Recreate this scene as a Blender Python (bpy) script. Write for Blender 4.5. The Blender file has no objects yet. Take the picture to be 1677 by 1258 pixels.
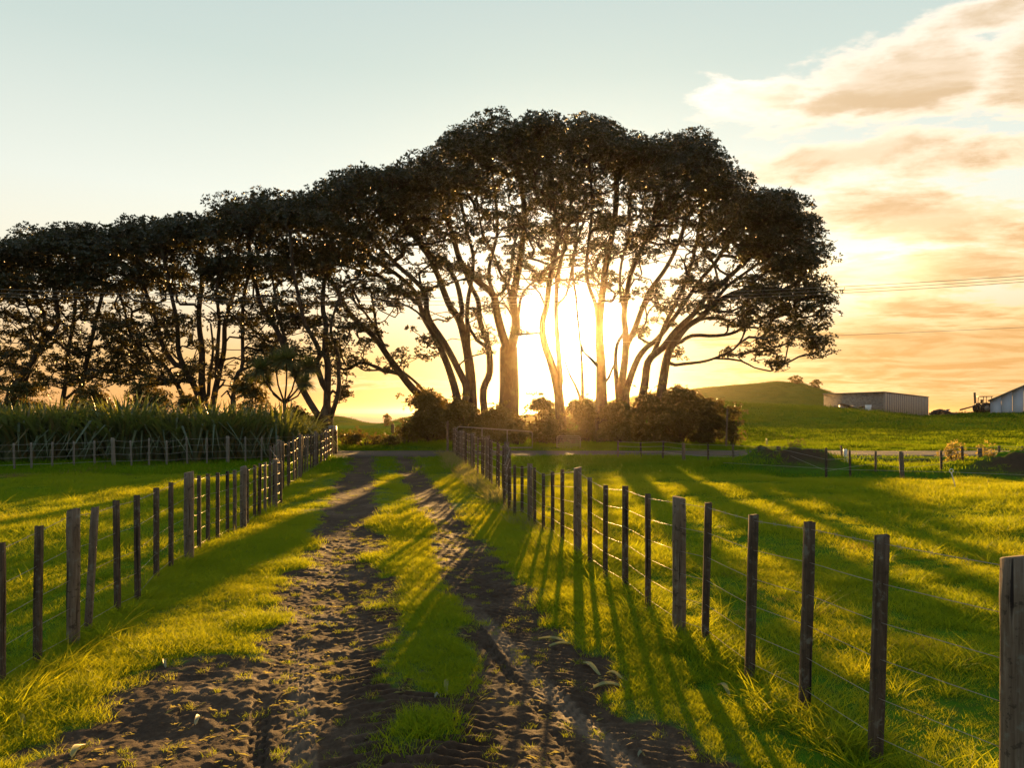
import bpy, math, random
import numpy as np
from mathutils import Vector, Matrix

random.seed(7)
RNG = np.random.default_rng(11)
PI = math.pi
scene = bpy.context.scene
C = scene.collection

# ------------------------------------------------------------------ camera
F = 1197.0            # focal length measured in pixels of the 1677 px wide photograph
CX, HY = 838.5, 675.0
CAM_H = 1.9
cam_d = bpy.data.cameras.new('camera')
cam = bpy.data.objects.new('camera', cam_d)
C.objects.link(cam)
cam.location = (0, 0, CAM_H)
cam.rotation_euler = (PI / 2, 0, 0)
cam_d.sensor_width = 36
cam_d.lens = F / 1677 * 36
cam_d.shift_y = 46 / 1677
cam_d.clip_start = 0.05
cam_d.clip_end = 40000
scene.camera = cam

# ------------------------------------------------------------------ colour / render settings
scene.view_settings.view_transform = 'Standard'
scene.view_settings.look = 'None'
scene.view_settings.exposure = 1.75
scene.view_settings.gamma = 1.0
scene.view_settings.use_curve_mapping = False
cy = scene.cycles
scene.render.engine = 'CYCLES'
cy.use_denoising = True
cy.denoising_prefilter = 'ACCURATE'
cy.max_bounces = 8
cy.diffuse_bounces = 3
cy.glossy_bounces = 2
cy.transmission_bounces = 4
cy.transparent_max_bounces = 8
cy.volume_bounces = 0
cy.sample_clamp_indirect = 6
cy.caustics_reflective = False
cy.caustics_refractive = False

# ------------------------------------------------------------------ sun direction
SUN_AZ = math.atan((940 - CX) / F)            # to the right of the view axis
SUN_EL = math.atan((675 - 545) / F)
SUN_DIR = Vector((math.sin(SUN_AZ) * math.cos(SUN_EL), math.cos(SUN_AZ) * math.cos(SUN_EL), math.sin(SUN_EL)))
sun_d = bpy.data.lights.new('sun', 'SUN')
sun = bpy.data.objects.new('sun', sun_d)
C.objects.link(sun)
sun.rotation_euler = (-SUN_DIR).to_track_quat('-Z', 'Y').to_euler()
sun_d.energy = 5.0
sun_d.angle = math.radians(0.55)
sun_d.color = (1.0, 0.55, 0.165)

# ------------------------------------------------------------------ node helper
class NB:
    def __init__(s, tree):
        s.t = tree; s.n = tree.nodes; s.l = tree.links
    def node(s, typ, **kw):
        n = s.n.new(typ)
        for k, v in kw.items():
            setattr(n, k, v)
        return n
    def put(s, sock, v):
        if v is None: return
        if isinstance(v, bpy.types.NodeSocket): s.l.new(v, sock)
        elif isinstance(v, (tuple, list)) and len(v) == 3 and sock.type == 'RGBA': sock.default_value = (*v, 1)
        else: sock.default_value = v
    def math(s, op, a, b=None, c=None, clamp=False):
        n = s.node('ShaderNodeMath', operation=op, use_clamp=clamp)
        s.put(n.inputs[0], a); s.put(n.inputs[1], b); s.put(n.inputs[2], c)
        return n.outputs[0]
    def vmath(s, op, a, b=None, out=0):
        n = s.node('ShaderNodeVectorMath', operation=op)
        s.put(n.inputs[0], a)
        if op == 'SCALE': s.put(n.inputs['Scale'], b)
        else: s.put(n.inputs[1], b)
        return n.outputs[out]
    def mix(s, f, a, b, blend='MIX'):
        n = s.node('ShaderNodeMix', data_type='RGBA', blend_type=blend)
        s.put(n.inputs[0], f); s.put(n.inputs[6], a); s.put(n.inputs[7], b)
        return n.outputs[2]
    def noise(s, vec, scale, detail=3, rough=.55, out=0, dist=0):
        n = s.node('ShaderNodeTexNoise')
        s.put(n.inputs['Vector'], vec); n.inputs['Scale'].default_value = scale
        n.inputs['Detail'].default_value = detail; n.inputs['Roughness'].default_value = rough
        n.inputs['Distortion'].default_value = dist
        return n.outputs[out]
    def rng(s, v, a, b, c=0., d=1., smooth=True):
        n = s.node('ShaderNodeMapRange')
        if smooth: n.interpolation_type = 'SMOOTHSTEP'
        s.put(n.inputs[0], v)
        for i, x in enumerate((a, b, c, d)): n.inputs[i + 1].default_value = x
        return n.outputs[0]
    def ramp(s, f, stops):
        n = s.node('ShaderNodeValToRGB')
        e = n.color_ramp.elements
        while len(e) < len(stops): e.new(0.5)
        for el, (p, c) in zip(e, stops):
            el.position = p; el.color = (*c, 1)
        s.put(n.inputs[0], f)
        return n.outputs[0]
    def mapping(s, vec, scale=(1, 1, 1), loc=(0, 0, 0), rot=(0, 0, 0)):
        n = s.node('ShaderNodeMapping')
        s.put(n.inputs[0], vec)
        n.inputs['Scale'].default_value = scale; n.inputs['Location'].default_value = loc; n.inputs['Rotation'].default_value = rot
        return n.outputs[0]

# ------------------------------------------------------------------ world: evening sky with clouds
world = bpy.data.worlds.new('World')
scene.world = world
world.use_nodes = True
nb = NB(world.node_tree)
nb.n.clear()
tc = nb.node('ShaderNodeTexCoord').outputs['Generated']
dirv = nb.vmath('NORMALIZE', tc)
sep = nb.node('ShaderNodeSeparateXYZ'); nb.put(sep.inputs[0], dirv)
dx, dy, dz = sep.outputs
el = nb.math('MAXIMUM', dz, 0.0)
cosang = nb.vmath('DOT_PRODUCT', dirv, tuple(SUN_DIR), out=1)
ang = nb.math('ARCCOSINE', nb.math('MINIMUM', cosang, 0.999999))      # radians from the sun
# horizontal angle from the sun, used for the warm horizon band
hl = nb.math('SQRT', nb.math('ADD', nb.math('MULTIPLY', dx, dx), nb.math('ADD', nb.math('MULTIPLY', dy, dy), 1e-6)))
haz = nb.math('DIVIDE', nb.math('ADD', nb.math('MULTIPLY', dx, math.sin(SUN_AZ)), nb.math('MULTIPLY', dy, math.cos(SUN_AZ))), hl)
warm = nb.rng(haz, -0.6, 1.0)
# clear sky by elevation, on the sun's side and opposite
sky_sun = nb.ramp(el, [(0.0, (.88, .41, .12)), (0.07, (.93, .56, .22)), (0.16, (1.0, .92, .70)), (0.27, (.86, .90, .80)), (0.42, (.60, .71, .66)), (0.75, (.33, .47, .55)), (1.0, (.25, .38, .50))])
sky_op = nb.ramp(el, [(0.0, (.36, .36, .42)), (0.2, (.42, .42, .46)), (0.5, (.33, .42, .52)), (1.0, (.25, .38, .50))])
base = nb.mix(warm, sky_op, sky_sun)
sk = nb.node('ShaderNodeTexSky', sky_type='NISHITA', sun_disc=False, sun_elevation=SUN_EL, sun_rotation=SUN_AZ, air_density=1.0, dust_density=1.5, ozone_density=1.0)
base = nb.mix(0.06, base, nb.vmath('SCALE', sk.outputs[0], 0.10))
# aureole
g1 = nb.math('MULTIPLY', nb.math('EXPONENT', nb.math('MULTIPLY', nb.math('MULTIPLY', ang, ang), -1 / (0.040 ** 2))), 40.0)
g2 = nb.math('MULTIPLY', nb.math('EXPONENT', nb.math('MULTIPLY', ang, -1 / 0.085)), 1.8)
g3 = nb.math('MULTIPLY', nb.math('EXPONENT', nb.math('MULTIPLY', ang, -1 / 0.30)), 0.12)
glow = nb.vmath('ADD', nb.vmath('SCALE', (1.0, .88, .55), g1), nb.vmath('ADD', nb.vmath('SCALE', (1.0, .80, .42), g2), nb.vmath('SCALE', (1.0, .78, .40), g3)))
# clouds: drawn out in perspective on a flat layer
den = nb.math('ADD', el, 0.10)
cu = nb.math('DIVIDE', dx, den); cv = nb.math('DIVIDE', dy, den)
cvec = nb.node('ShaderNodeCombineXYZ'); nb.put(cvec.inputs[0], cu); nb.put(cvec.inputs[1], cv)
cm = nb.mapping(cvec.outputs[0], scale=(0.55, 0.75, 1), rot=(0, 0, math.radians(20)))
n1 = nb.noise(cm, 2.6, 8, .6, dist=.5)
n2 = nb.noise(nb.mapping(cvec.outputs[0], scale=(.55, .75, 1), loc=(.05, .10, 0), rot=(0, 0, math.radians(20))), 2.6, 6, .6, dist=.5)
nfine = nb.noise(cm, 11.0, 6, .65)
# picture-plane-like tangents of the direction (x/y, z/y) place the actual cloud banks of this evening
tx = nb.math('DIVIDE', dx, nb.math('MAXIMUM', dy, 0.05)); tz = nb.math('DIVIDE', dz, nb.math('MAXIMUM', dy, 0.05))
def bank(px, py, rx, ry, rot, amp):
    a0, b0 = (px - CX) / F, (HY - py) / F
    c_, s_ = math.cos(rot), math.sin(rot)
    a = nb.math('SUBTRACT', tx, a0); b = nb.math('SUBTRACT', tz, b0)
    u = nb.math('DIVIDE', nb.math('ADD', nb.math('MULTIPLY', a, c_), nb.math('MULTIPLY', b, s_)), rx / F)
    v = nb.math('DIVIDE', nb.math('SUBTRACT', nb.math('MULTIPLY', b, c_), nb.math('MULTIPLY', a, s_)), ry / F)
    q = nb.math('ADD', nb.math('MULTIPLY', u, u), nb.math('MULTIPLY', v, v))
    return nb.math('MULTIPLY', nb.math('EXPONENT', nb.math('MULTIPLY', q, -1.0)), amp), v
BANKS = [(1230, 160, 120, 42, -.05, .62), (1500, 130, 210, 70, .22, .75), (1700, 110, 150, 100, .3, .7), (1400, 250, 260, 34, .22, .62),
         (1650, 245, 200, 40, .1, .55), (1640, 20, 160, 38, .25, .6), (1460, 355, 190, 46, -.02, .85), (1560, 440, 240, 40, .05, .6),
         (1700, 400, 120, 40, 0, .45), (1650, 585, 480, 75, 0, .9), (1480, 510, 180, 25, 0, .45), (600, 630, 200, 14, 0, .35), (2100, 260, 300, 160, .2, .8)]
tot = None; under = None
for b in BANKS:
    m, v = bank(*b)
    tot = m if tot is None else nb.math('MAXIMUM', tot, m)
    uv = nb.math('MULTIPLY', m, nb.math('MULTIPLY', v, 1.0))
    under = uv if under is None else nb.math('ADD', under, uv)
front = nb.rng(dy, 0.05, 0.3)
# general scattered clouds elsewhere to the right and behind
gen = nb.math('MULTIPLY', nb.rng(dx, 0.45, 0.9), 0.45)
tot = nb.math('MAXIMUM', nb.math('MULTIPLY', tot, front), gen)
dens = nb.math('ADD', nb.math('MULTIPLY', nb.math('SUBTRACT', n1, 0.5), 4.0), nb.math('MULTIPLY', nb.math('SUBTRACT', nfine, 0.5), 2.2))
dens = nb.math('ADD', dens, nb.math('MULTIPLY', nb.math('SUBTRACT', tot, 0.20), 2.7))
dens = nb.math('SUBTRACT', dens, nb.rng(tot, 0.0, 0.14, .7, 0.))
cov = nb.rng(dens, -0.12, 0.42)
thick = nb.rng(dens, 0.15, 1.15)
# bright edges towards the sun, brownish grey body
lit = nb.rng(nb.math('SUBTRACT', n2, n1), -0.12, 0.12)
cbright = nb.mix(nb.rng(el, 0.08, 0.45), (1.10, .76, .36), (1.12, .97, .80))
cdark = nb.mix(nb.rng(el, 0.08, 0.45), (.76, .40, .13), (.70, .51, .31))
ccol = nb.mix(nb.math('MULTIPLY', thick, nb.math('ADD', nb.math('MULTIPLY', lit, -.55), 1.0), clamp=True), cbright, cdark)
ccol = nb.mix(nb.rng(haz, -0.2, 0.8), (.42, .38, .40), ccol)
covf = nb.math('MULTIPLY', cov, nb.rng(dz, 0.0, 0.03))
col = nb.mix(nb.math('MULTIPLY', covf, 0.92), base, ccol)
gap, _v = bank(1420, 440, 110, 45, 0.05, .75)
glow = nb.vmath('ADD', glow, nb.vmath('SCALE', (1.0, .82, .45), nb.math('MULTIPLY', gap, front)))
gap2, _v = bank(1215, 160, 95, 34, -.05, .30)
glow = nb.vmath('ADD', glow, nb.vmath('SCALE', (1.0, .95, .85), nb.math('MULTIPLY', nb.math('MULTIPLY', gap2, front), cov)))
col = nb.vmath('ADD', col, glow)
ground_col = (.10, .10, .05)
col = nb.mix(nb.rng(dz, -0.03, -0.005), ground_col, col)
bg = nb.node('ShaderNodeBackground'); nb.put(bg.inputs[0], col); bg.inputs[1].default_value = 0.325
wo = nb.node('ShaderNodeOutputWorld'); nb.l.new(bg.outputs[0], wo.inputs[0])

# ------------------------------------------------------------------ numpy noise + terrain
_perm = np.random.default_rng(5).random((256, 256))
def vnoise(x, y, s=1.0, seed=0):
    x = np.asarray(x, float) * s + seed * 17.3; y = np.asarray(y, float) * s + seed * 9.1
    xi = np.floor(x).astype(int); yi = np.floor(y).astype(int)
    fx = x - xi; fy = y - yi
    fx = fx * fx * (3 - 2 * fx); fy = fy * fy * (3 - 2 * fy)
    a = _perm[xi % 256, yi % 256]; b = _perm[(xi + 1) % 256, yi % 256]
    c = _perm[xi % 256, (yi + 1) % 256]; d = _perm[(xi + 1) % 256, (yi + 1) % 256]
    return (a * (1 - fx) + b * fx) * (1 - fy) + (c * (1 - fx) + d * fx) * fy - .5
def fbm(x, y, s, oct=4, seed=0, g=.5):
    r = 0; a = 1
    for i in range(oct):
        r = r + a * vnoise(x, y, s * 2 ** i, seed + i * 3); a *= g
    return r
def sst(a, b, x):
    t = np.clip((np.asarray(x, float) - a) / (b - a), 0, 1)
    return t * t * (3 - 2 * t)
def pt(px, py, Y):
    """point at depth Y seen at pixel px,py of the photograph"""
    return ((px - CX) / F * Y, Y, CAM_H + (HY - py) / F * Y)

CREST_PX = [700, 900, 1000, 1100, 1180, 1350, 1450, 1500, 1560, 1620, 1677, 1900, 2600]
CREST_PY = [700, 696, 686, 668, 661, 668, 676, 683, 679, 677, 677, 672, 668]
RIDGE_PX = [700, 780, 840, 870, 900, 930, 1000, 1100, 1200, 1270, 1310, 1350, 1400, 1450, 1520, 1700, 2600]
RIDGE_PY = [712, 700, 680, 666, 656, 650, 648, 641, 632, 625, 628, 640, 660, 674, 688, 690, 684]
def terrain(x, y):
    x = np.asarray(x, float); y = np.asarray(y, float)
    az = CX + F * x / np.maximum(y, 20)
    h = 0.05 * fbm(x, y, .45, 3, 1) + 0.035 * fbm(x, y, 1.6, 2, 9)
    # gently humped paddock on the right, drain and spoil mounds in front of the road
    h = h + .18 * sst(3, 10, x) * sst(8, 14, y) * (1 - sst(16, 21, y)) * (.5 + fbm(x, y, .22, 2, 4))
    def mound(cx_, cy_, rx, ry, hh, sd):
        q = ((x - cx_) / rx) ** 2 + ((y - cy_) / ry) ** 2
        return hh * np.exp(-q ** 1.4) * (1 + .9 * fbm(x, y, 1.3, 3, sd))
    h = h + mound(9.4, 24.6, 1.9, 1.0, .62, 21) + mound(15.8, 22.6, 3.6, 1.1, .75, 22) + mound(20.5, 23.2, 3.0, 1.2, .7, 23)
    h = h - .38 * np.exp(-((y - 22.4 + .02 * x) / 1.1) ** 2) * sst(7.2, 9.5, x)
    h = h - .30 * np.exp(-((y - 28.2) / 1.1) ** 2) * sst(7, 10, x)
    # road bench is level
    rd = sst(29.6, 31, y) * (1 - sst(35.8, 37, y))
    h = h * (1 - rd) + 0.0 * rd
    # beyond the road
    far = y > 35
    yy = np.maximum(y, 36.)
    hc = CAM_H + (HY - np.interp(az, CREST_PX, CREST_PY)) / F * 105
    hr = CAM_H + (HY - np.interp(az, RIDGE_PX, RIDGE_PY)) / F * 230
    w = sst(760, 1120, az)
    right = hc * sst(36, 105, yy) ** .85 - 3.2 * sst(108, 165, yy) + (hr - hc + 3.2) * np.exp(-((yy - 230) / 34.) ** 2) * (yy < 230) + (hr - hc + 3.2) * np.exp(-((yy - 230) / 90.) ** 2) * (yy >= 230)
    left = -0.0112 * (yy - 40)
    left = left + .55 * np.exp(-((yy - 41) / 3.0) ** 2) * sst(-17, -13, x) * (1 - sst(-4.5, -2, x))*.3
    left = left + (2.9) * np.exp(-((yy - 262) / 26.) ** 2) * (1 - sst(548, 612, az)) * sst(300, 420, az)
    left = left + (2.6) * np.exp(-((yy - 215) / 24.) ** 2) * sst(615, 690, az) + (1.0) * np.exp(-((yy - 150) / 20.) ** 2) * sst(585, 640, az)
    hf = left * (1 - w) + right * w
    hf = hf + (.06 + .0016 * np.minimum(yy, 200)) * fbm(x, y, .12, 3, 12)
    cliff = sst(330, 400, yy + 25 * fbm(x, y, .01, 2, 31)) * (1 - w) + sst(420, 620, yy) * w
    hf = hf * (1 - cliff) - 26 * cliff
    h = np.where(far, h * (1 - sst(36, 40, y)) + hf * sst(36, 37.5, y), h)
    return h

# ruts of the track
def rut_l(y): return np.interp(y, [0, 3.9, 5.3, 8.3, 14, 26.8, 34, 40], [-.2, -1.0, -1.35, -2.02, -3.1, -5.5, -6.95, -8])
def rut_r(y): return np.interp(y, [0, 3.9, 5.35, 8.3, 14, 26.8, 34, 40], [1.4, .62, .22, -.34, -1.45, -3.85, -5.3, -6.4])
def mudmask(x, y):
    x = np.asarray(x, float); y = np.asarray(y, float)
    n = fbm(x, y, .9, 4, 40, .6); nf = fbm(x, y, 5.5, 3, 47, .6)
    wl = np.interp(y, [3.9, 6, 8.3, 14, 30], [.58, .50, .48, .50, .54]); wr = np.interp(y, [3.9, 6, 8.3, 14, 30], [.60, .48, .42, .42, .46])
    a = 1.32 - np.abs(x - rut_l(y)) / wl * .8
    b = 1.30 - np.abs(x - rut_r(y)) / wr * .85 
    c = 1.05 - ((x + 1.75) / .95) ** 2 * .5 - ((y - 4.5) / 1.0) ** 2 * .5          # churned ground bottom left
    d = .9 - np.abs(x + .2) / .9 * .4 - sst(5.0, 6.6, y) * 1.6                      # churned ground between the ruts, near
    e = .85 * sst(29, 31, y) * (1 - sst(31.4, 31.8, y)) * (1 - sst(3.2, 4.2, np.abs(x + 5.9)))
    m = np.maximum.reduce([a, b, c, d, e])
    g1 = np.exp(-(((x + .38) / .22) ** 2 + ((y - 5.15) / .5) ** 2))                # tufts that survived
    g2 = np.exp(-(((x + .42) / .16) ** 2 + ((y - 4.35) / .2) ** 2))
    m = m - .9 * g1 - .7 * g2 + (.7 - .35 * sst(7, 14, y)) * n + .45 * nf
    m = m + .12 * sst(9, 14, y) * (np.maximum(a, b) > .5)
    m = m + (.34 * fbm(x, y, 3.2, 3, 33, .7) + .06) * (1 - sst(6.5, 9, y))
    return sst(.16, 1.05, m)

def track_height(x, y):
    m = mudmask(x, y)
    h = terrain(x, y)
    h = h - .05 * m * np.exp(-((x - rut_l(y)) / .4) ** 2) - .045 * m * np.exp(-((x - rut_r(y)) / .35) ** 2)
    rough = .020 * fbm(x, y, 7, 4, 60, .66) + .020 * np.maximum(fbm(x, y, 16, 2, 66), .05)
    near = 1 - sst(9, 15, y)
    h = h + rough * (0.25 + .75 * m) * (.35 + .65 * near)
    # lugged tractor tread: cross bars left between and in the ruts
    wob = .10 * fbm(x, y, 2.2, 2, 71)
    xx = x + .13 * (y - 4)
    band = np.exp(-((xx + .52) / .42) ** 4) * (1 - sst(6.5, 9.5, y))
    s_ = (y + wob + .22 * np.abs(((xx + .52 + .15) / .42)) * .5) / .105
    bars = np.clip(np.sin(s_ * 2 * PI) * 1.6, -1, 1)
    h = h + .019 * bars * band * m * (.55 + 1.2 * np.clip(vnoise(x, y, 3.1, 77) + .4, 0, 1))
    band2 = np.exp(-((x - rut_r(y) - .12) / .34) ** 4) * (1 - sst(7.5, 10.5, y))
    bars2 = np.clip(np.sin((y * 1.0 + (x - rut_r(y)) * .5 + wob) / .085 * 2 * PI), -1, 1)
    h = h + .008 * bars2 * band2 * m
    # two car tyre prints: long fine ribs, pressed flat
    def tyre(cxf, wd, y0, y1, ribs, dep):
        t = (x - cxf(y)) / wd
        inside = (1 - sst(.92, 1.05, np.abs(t))) * sst(y0, y0 + .2, y) * (1 - sst(y1 - .8, y1, y + .3 * vnoise(x, y, 3, 5)))
        prof = np.where(np.abs(np.sin(t * ribs * PI / 2 + .5)) > .42, 0.0, -.020) - .0015 * np.sin(y / .075 * 2 * PI + np.abs(t) * 3)
        inside = inside * np.clip(.75 + 1.3 * fbm(x, y, 3.5, 2, 15), .15, 1)
        return inside, prof + dep + .006 * fbm(x, y, 14, 2, 16)
    for cxf, wd, y0, y1, ribs, dep in (
            (lambda yy: np.interp(yy, [3, 3.9, 6.4], [-.88, -1.13, -1.84]), .085, 2.5, 6.6, 4.6, -.004),
            (lambda yy: np.interp(yy, [3, 3.9, 6.0], [-1.12, -1.37, -2.0]), .055, 2.5, 5.4, 2.6, -.012),
            (lambda yy: np.interp(yy, [3, 3.9, 5.35, 7.2, 8], [1.1, .66, .14, -.42, -.6]), .085, 2.5, 7.4, 4.2, -.010),
            (lambda yy: np.interp(yy, [3, 3.9, 5.35, 7.2, 8], [.86, .42, -.04, -.55, -.75]), .05, 2.5, 6.6, 2.6, -.012)):
        i, p = tyre(cxf, wd, y0, y1, ribs, dep)
        base_h = terrain(x, y) - .03
        h = h * (1 - i) + (base_h + p + .004 * fbm(x, y, 9, 2, 81)) * i
    return h

# ------------------------------------------------------------------ mesh helpers
def mesh_np(name, verts, faces=None, quads=None, tris=None, smooth=False):
    me = bpy.data.meshes.new(name)
    verts = np.asarray(verts, np.float32).reshape(-1, 3)
    me.vertices.add(len(verts)); me.vertices.foreach_set('co', verts.ravel())
    if faces is not None:
        lt = np.array([len(f) for f in faces], np.int32)
        li = np.fromiter((i for f in faces for i in f), np.int32)
    else:
        parts = []; lts = []
        if quads is not None and len(quads): parts.append(np.asarray(quads, np.int32).ravel()); lts.append(np.full(len(quads), 4, np.int32))
        if tris is not None and len(tris): parts.append(np.asarray(tris, np.int32).ravel()); lts.append(np.full(len(tris), 3, np.int32))
        li = np.concatenate(parts); lt = np.concatenate(lts)
    ls = np.concatenate(([0], np.cumsum(lt)[:-1])).astype(np.int32)
    me.loops.add(len(li)); me.loops.foreach_set('vertex_index', li)
    me.polygons.add(len(lt)); me.polygons.foreach_set('loop_start', ls)
    me.update(calc_edges=True)
    if smooth: me.polygons.foreach_set('use_smooth', np.ones(len(lt), bool))
    me.validate()
    return me
def obj(name, me, mat=None, parent=None, label=None, cat=None, kind=None, group=None, loc=None):
    o = bpy.data.objects.new(name, me); C.objects.link(o)
    if mat is not None and me is not None and not me.materials: me.materials.append(mat)
    if parent is not None: o.parent = parent
    if loc is not None: o.location = loc
    tag(o, label, cat, kind, group)
    return o
def tag(o, label=None, cat=None, kind=None, group=None):
    if label: o['label'] = label
    if cat: o['category'] = cat
    if kind: o['kind'] = kind
    if group: o['group'] = group
def empty(name, loc, label=None, cat=None, group=None, rz=0):
    o = bpy.data.objects.new(name, None); C.objects.link(o)
    o.location = loc; o.rotation_euler = (0, 0, rz)
    o.empty_display_size = .2
    tag(o, label, cat, None, group)
    return o

class MB:
    def __init__(s): s.v = []; s.f = []
    def box(s, c, d, R=None, taper=1.0):
        b = len(s.v)
        for dz_ in (-.5, .5):
            for dx_, dy_ in ((-.5, -.5), (.5, -.5), (.5, .5), (-.5, .5)):
                k = taper if dz_ > 0 else 1
                p = Vector((dx_ * d[0] * k, dy_ * d[1] * k, dz_ * d[2]))
                if R is not None: p = R @ p
                s.v.append((p.x + c[0], p.y + c[1], p.z + c[2]))
        for f in ((3, 2, 1, 0), (4, 5, 6, 7), (0, 1, 5, 4), (1, 2, 6, 5), (2, 3, 7, 6), (3, 0, 4, 7)):
            s.f.append([b + i for i in f])
        return s
    def tube(s, pts, rad, n=6, cap=True):
        pts = [Vector(p) for p in pts]
        if not hasattr(rad, '__len__'): rad = [rad] * len(pts)
        up = None; b0 = len(s.v)
        for i, p in enumerate(pts):
            t = (pts[min(i + 1, len(pts) - 1)] - pts[max(i - 1, 0)]).normalized()
            if up is None:
                up = Vector((0, 0, 1)) if abs(t.z) < .8 else Vector((1, 0, 0))
            a = (up - t * up.dot(t)).normalized(); bb = t.cross(a); up = a
            for k in range(n):
                q = p + (a * math.cos(2 * PI * k / n) + bb * math.sin(2 * PI * k / n)) * rad[i]
                s.v.append(tuple(q))
        for i in range(len(pts) - 1):
            for k in range(n):
                a_ = b0 + i * n + k; b_ = b0 + i * n + (k + 1) % n
                s.f.append([a_, b_, b_ + n, a_ + n])
        if cap:
            s.f.append([b0 + k for k in range(n)][::-1]); s.f.append([b0 + (len(pts) - 1) * n + k for k in range(n)])
        return s
    def cyl(s, p, axis, r, h, n=16):
        a = Vector(axis).normalized() * h / 2; p = Vector(p)
        return s.tube([p - a, p + a], r, n)
    def mesh(s, name, smooth=False): return mesh_np(name, s.v, faces=s.f, smooth=smooth)

# ------------------------------------------------------------------ materials
MATS = {}
def mat(name, fn):
    m = bpy.data.materials.new(name); m.use_nodes = True
    b = NB(m.node_tree); b.n.clear()
    out = b.node('ShaderNodeOutputMaterial')
    sh, disp = fn(b)
    b.l.new(sh, out.inputs[0])
    MATS[name] = m
    return m
def principled(b, col, rough=.8, spec=.3, bump=None, metal=0., bs=1., bd=.01):
    p = b.node('ShaderNodeBsdfPrincipled')
    b.put(p.inputs['Base Color'], col); b.put(p.inputs['Roughness'], rough)
    p.inputs['Specular IOR Level'].default_value = spec; p.inputs['Metallic'].default_value = metal
    if bump is not None:
        bn = b.node('ShaderNodeBump'); b.put(bn.inputs['Height'], bump); bn.inputs['Strength'].default_value = bs; bn.inputs['Distance'].default_value = bd
        b.l.new(bn.outputs[0], p.inputs['Normal'])
    return p.outputs[0]
def leafy(b, col, tcol, tw=.45, rough=.5, spec=.3):
    """reflecting and light-transmitting sheet of leaf"""
    p = principled(b, col, rough, spec)
    t = b.node('ShaderNodeBsdfTranslucent'); b.put(t.inputs[0], tcol)
    mx = b.node('ShaderNodeMixShader'); mx.inputs[0].default_value = tw
    b.l.new(p, mx.inputs[1]); b.l.new(t.outputs[0], mx.inputs[2])
    return mx.outputs[0]
def geo_pos(b): return b.node('ShaderNodeNewGeometry').outputs['Position']
def inst_attr(b, n):
    a = b.node('ShaderNodeAttribute', attribute_type='INSTANCER'); a.attribute_name = n; return a.outputs['Fac']
def vattr(b, n):
    a = b.node('ShaderNodeAttribute', attribute_type='GEOMETRY'); a.attribute_name = n; return a.outputs['Fac']
def objrand(b): return b.node('ShaderNodeObjectInfo').outputs['Random']
def objco(b): return b.node('ShaderNodeTexCoord').outputs['Object']

def m_ground(b):
    P = geo_pos(b)
    n = b.noise(P, .35, 4); nf = b.noise(P, 9, 4, .65)
    c = b.ramp(n, [(.3, (.045, .110, .007)), (.5, (.060, .140, .009)), (.7, (.085, .15, .010))])
    c = b.mix(b.rng(nf, .4, .7, 0, .6), c, (.05, .06, .015))
    c0 = c
    bare = b.rng(vattr(b, 'bare'), .3, .7)
    c = b.mix(bare, c, b.mix(nf, (.045, .03, .018), (.09, .06, .035)))
    bp = b.math('ADD', b.math('MULTIPLY', nf, .6), b.noise(P, 2.2, 3))
    return principled(b, c, 1.0, 0., bp, bs=.5, bd=.06), None
mat('pasture_soil', m_ground)
def m_track(b):
    P = geo_pos(b)
    m = vattr(b, 'mud')
    nf = b.noise(P, 22, 4, .7); nc = b.noise(P, 1.3, 4)
    mud = b.ramp(b.math('ADD', b.math('MULTIPLY', nf, .5), b.math('MULTIPLY', nc, .5)), [(.30, (.022, .012, .007)), (.5, (.052, .031, .017)), (.68, (.095, .060, .034))])
    dry = vattr(b, 'dry')
    mud = b.mix(dry, mud, b.mix(nf, (.10, .068, .042), (.17, .118, .076)))
    gr = b.mix(nf, (.040, .085, .008), (.075, .125, .012))
    c = b.mix(b.rng(m, .15, .55), gr, mud)
    rough = b.math('SUBTRACT', .92, b.math('MULTIPLY', b.rng(nc, .5, .65), .14))
    bp = b.math('ADD', b.math('MULTIPLY', b.noise(P, 90, 3, .7), .3), nf)
    return principled(b, c, rough, .2, bp, bs=.8, bd=.014), None
mat('trodden_mud', m_track)
def m_road(b):
    P = geo_pos(b)
    n = b.noise(P, 18, 4, .7); nl = b.noise(b.mapping(P, scale=(.06, 1.6, 1)), 1, 3)
    c = b.mix(n, (.05, .040, .030), (.10, .08, .06)); c = b.mix(b.rng(nl, .4, .65), c, (.06, .043, .027))
    return principled(b, c, .8, .3, n, bs=.5, bd=.02), None
mat('gravel_road', m_road)
def grass_mat(base, base2, tr, tr2, tw=.5):
    def f(b, tw=tw):
        t = inst_attr(b, 'tint')
        P = geo_pos(b)
        n = b.noise(P, .5, 3)
        k = b.math('ADD', b.math('MULTIPLY', t, .5), b.math('MULTIPLY', b.rng(n, .3, .7), .5))
        dryf = b.rng(t, .93, .97)
        c = b.mix(k, base, base2); tc_ = b.mix(k, tr, tr2)
        c = b.mix(dryf, c, (.17, .13, .055)); tc_ = b.mix(dryf, tc_, (.30, .20, .06))
        return leafy(b, c, tc_, tw, .6 if tw > .45 else 1., .12 if tw > .45 else 0.), None
    return f
mat('grass_blades', grass_mat((.070, .185, .006), (.135, .235, .008), (.35, .42, .008), (.55, .50, .012), .54))
mat('shaded_far_sward', grass_mat((.050, .125, .006), (.085, .15, .007), (.10, .17, .008), (.15, .19, .010), .15))  # hill grass darkened, translucency cut: the dense sward's self-shade put into the colour
mat('shaded_mid_sward', grass_mat((.062, .165, .006), (.115, .20, .008), (.22, .34, .008), (.34, .38, .012), .40))  # milder version of the same self-shade in the colour, for roadside grass
mat('straw_grass', grass_mat((.16, .17, .05), (.28, .26, .10), (.32, .30, .07), (.46, .38, .12), .45))
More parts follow.
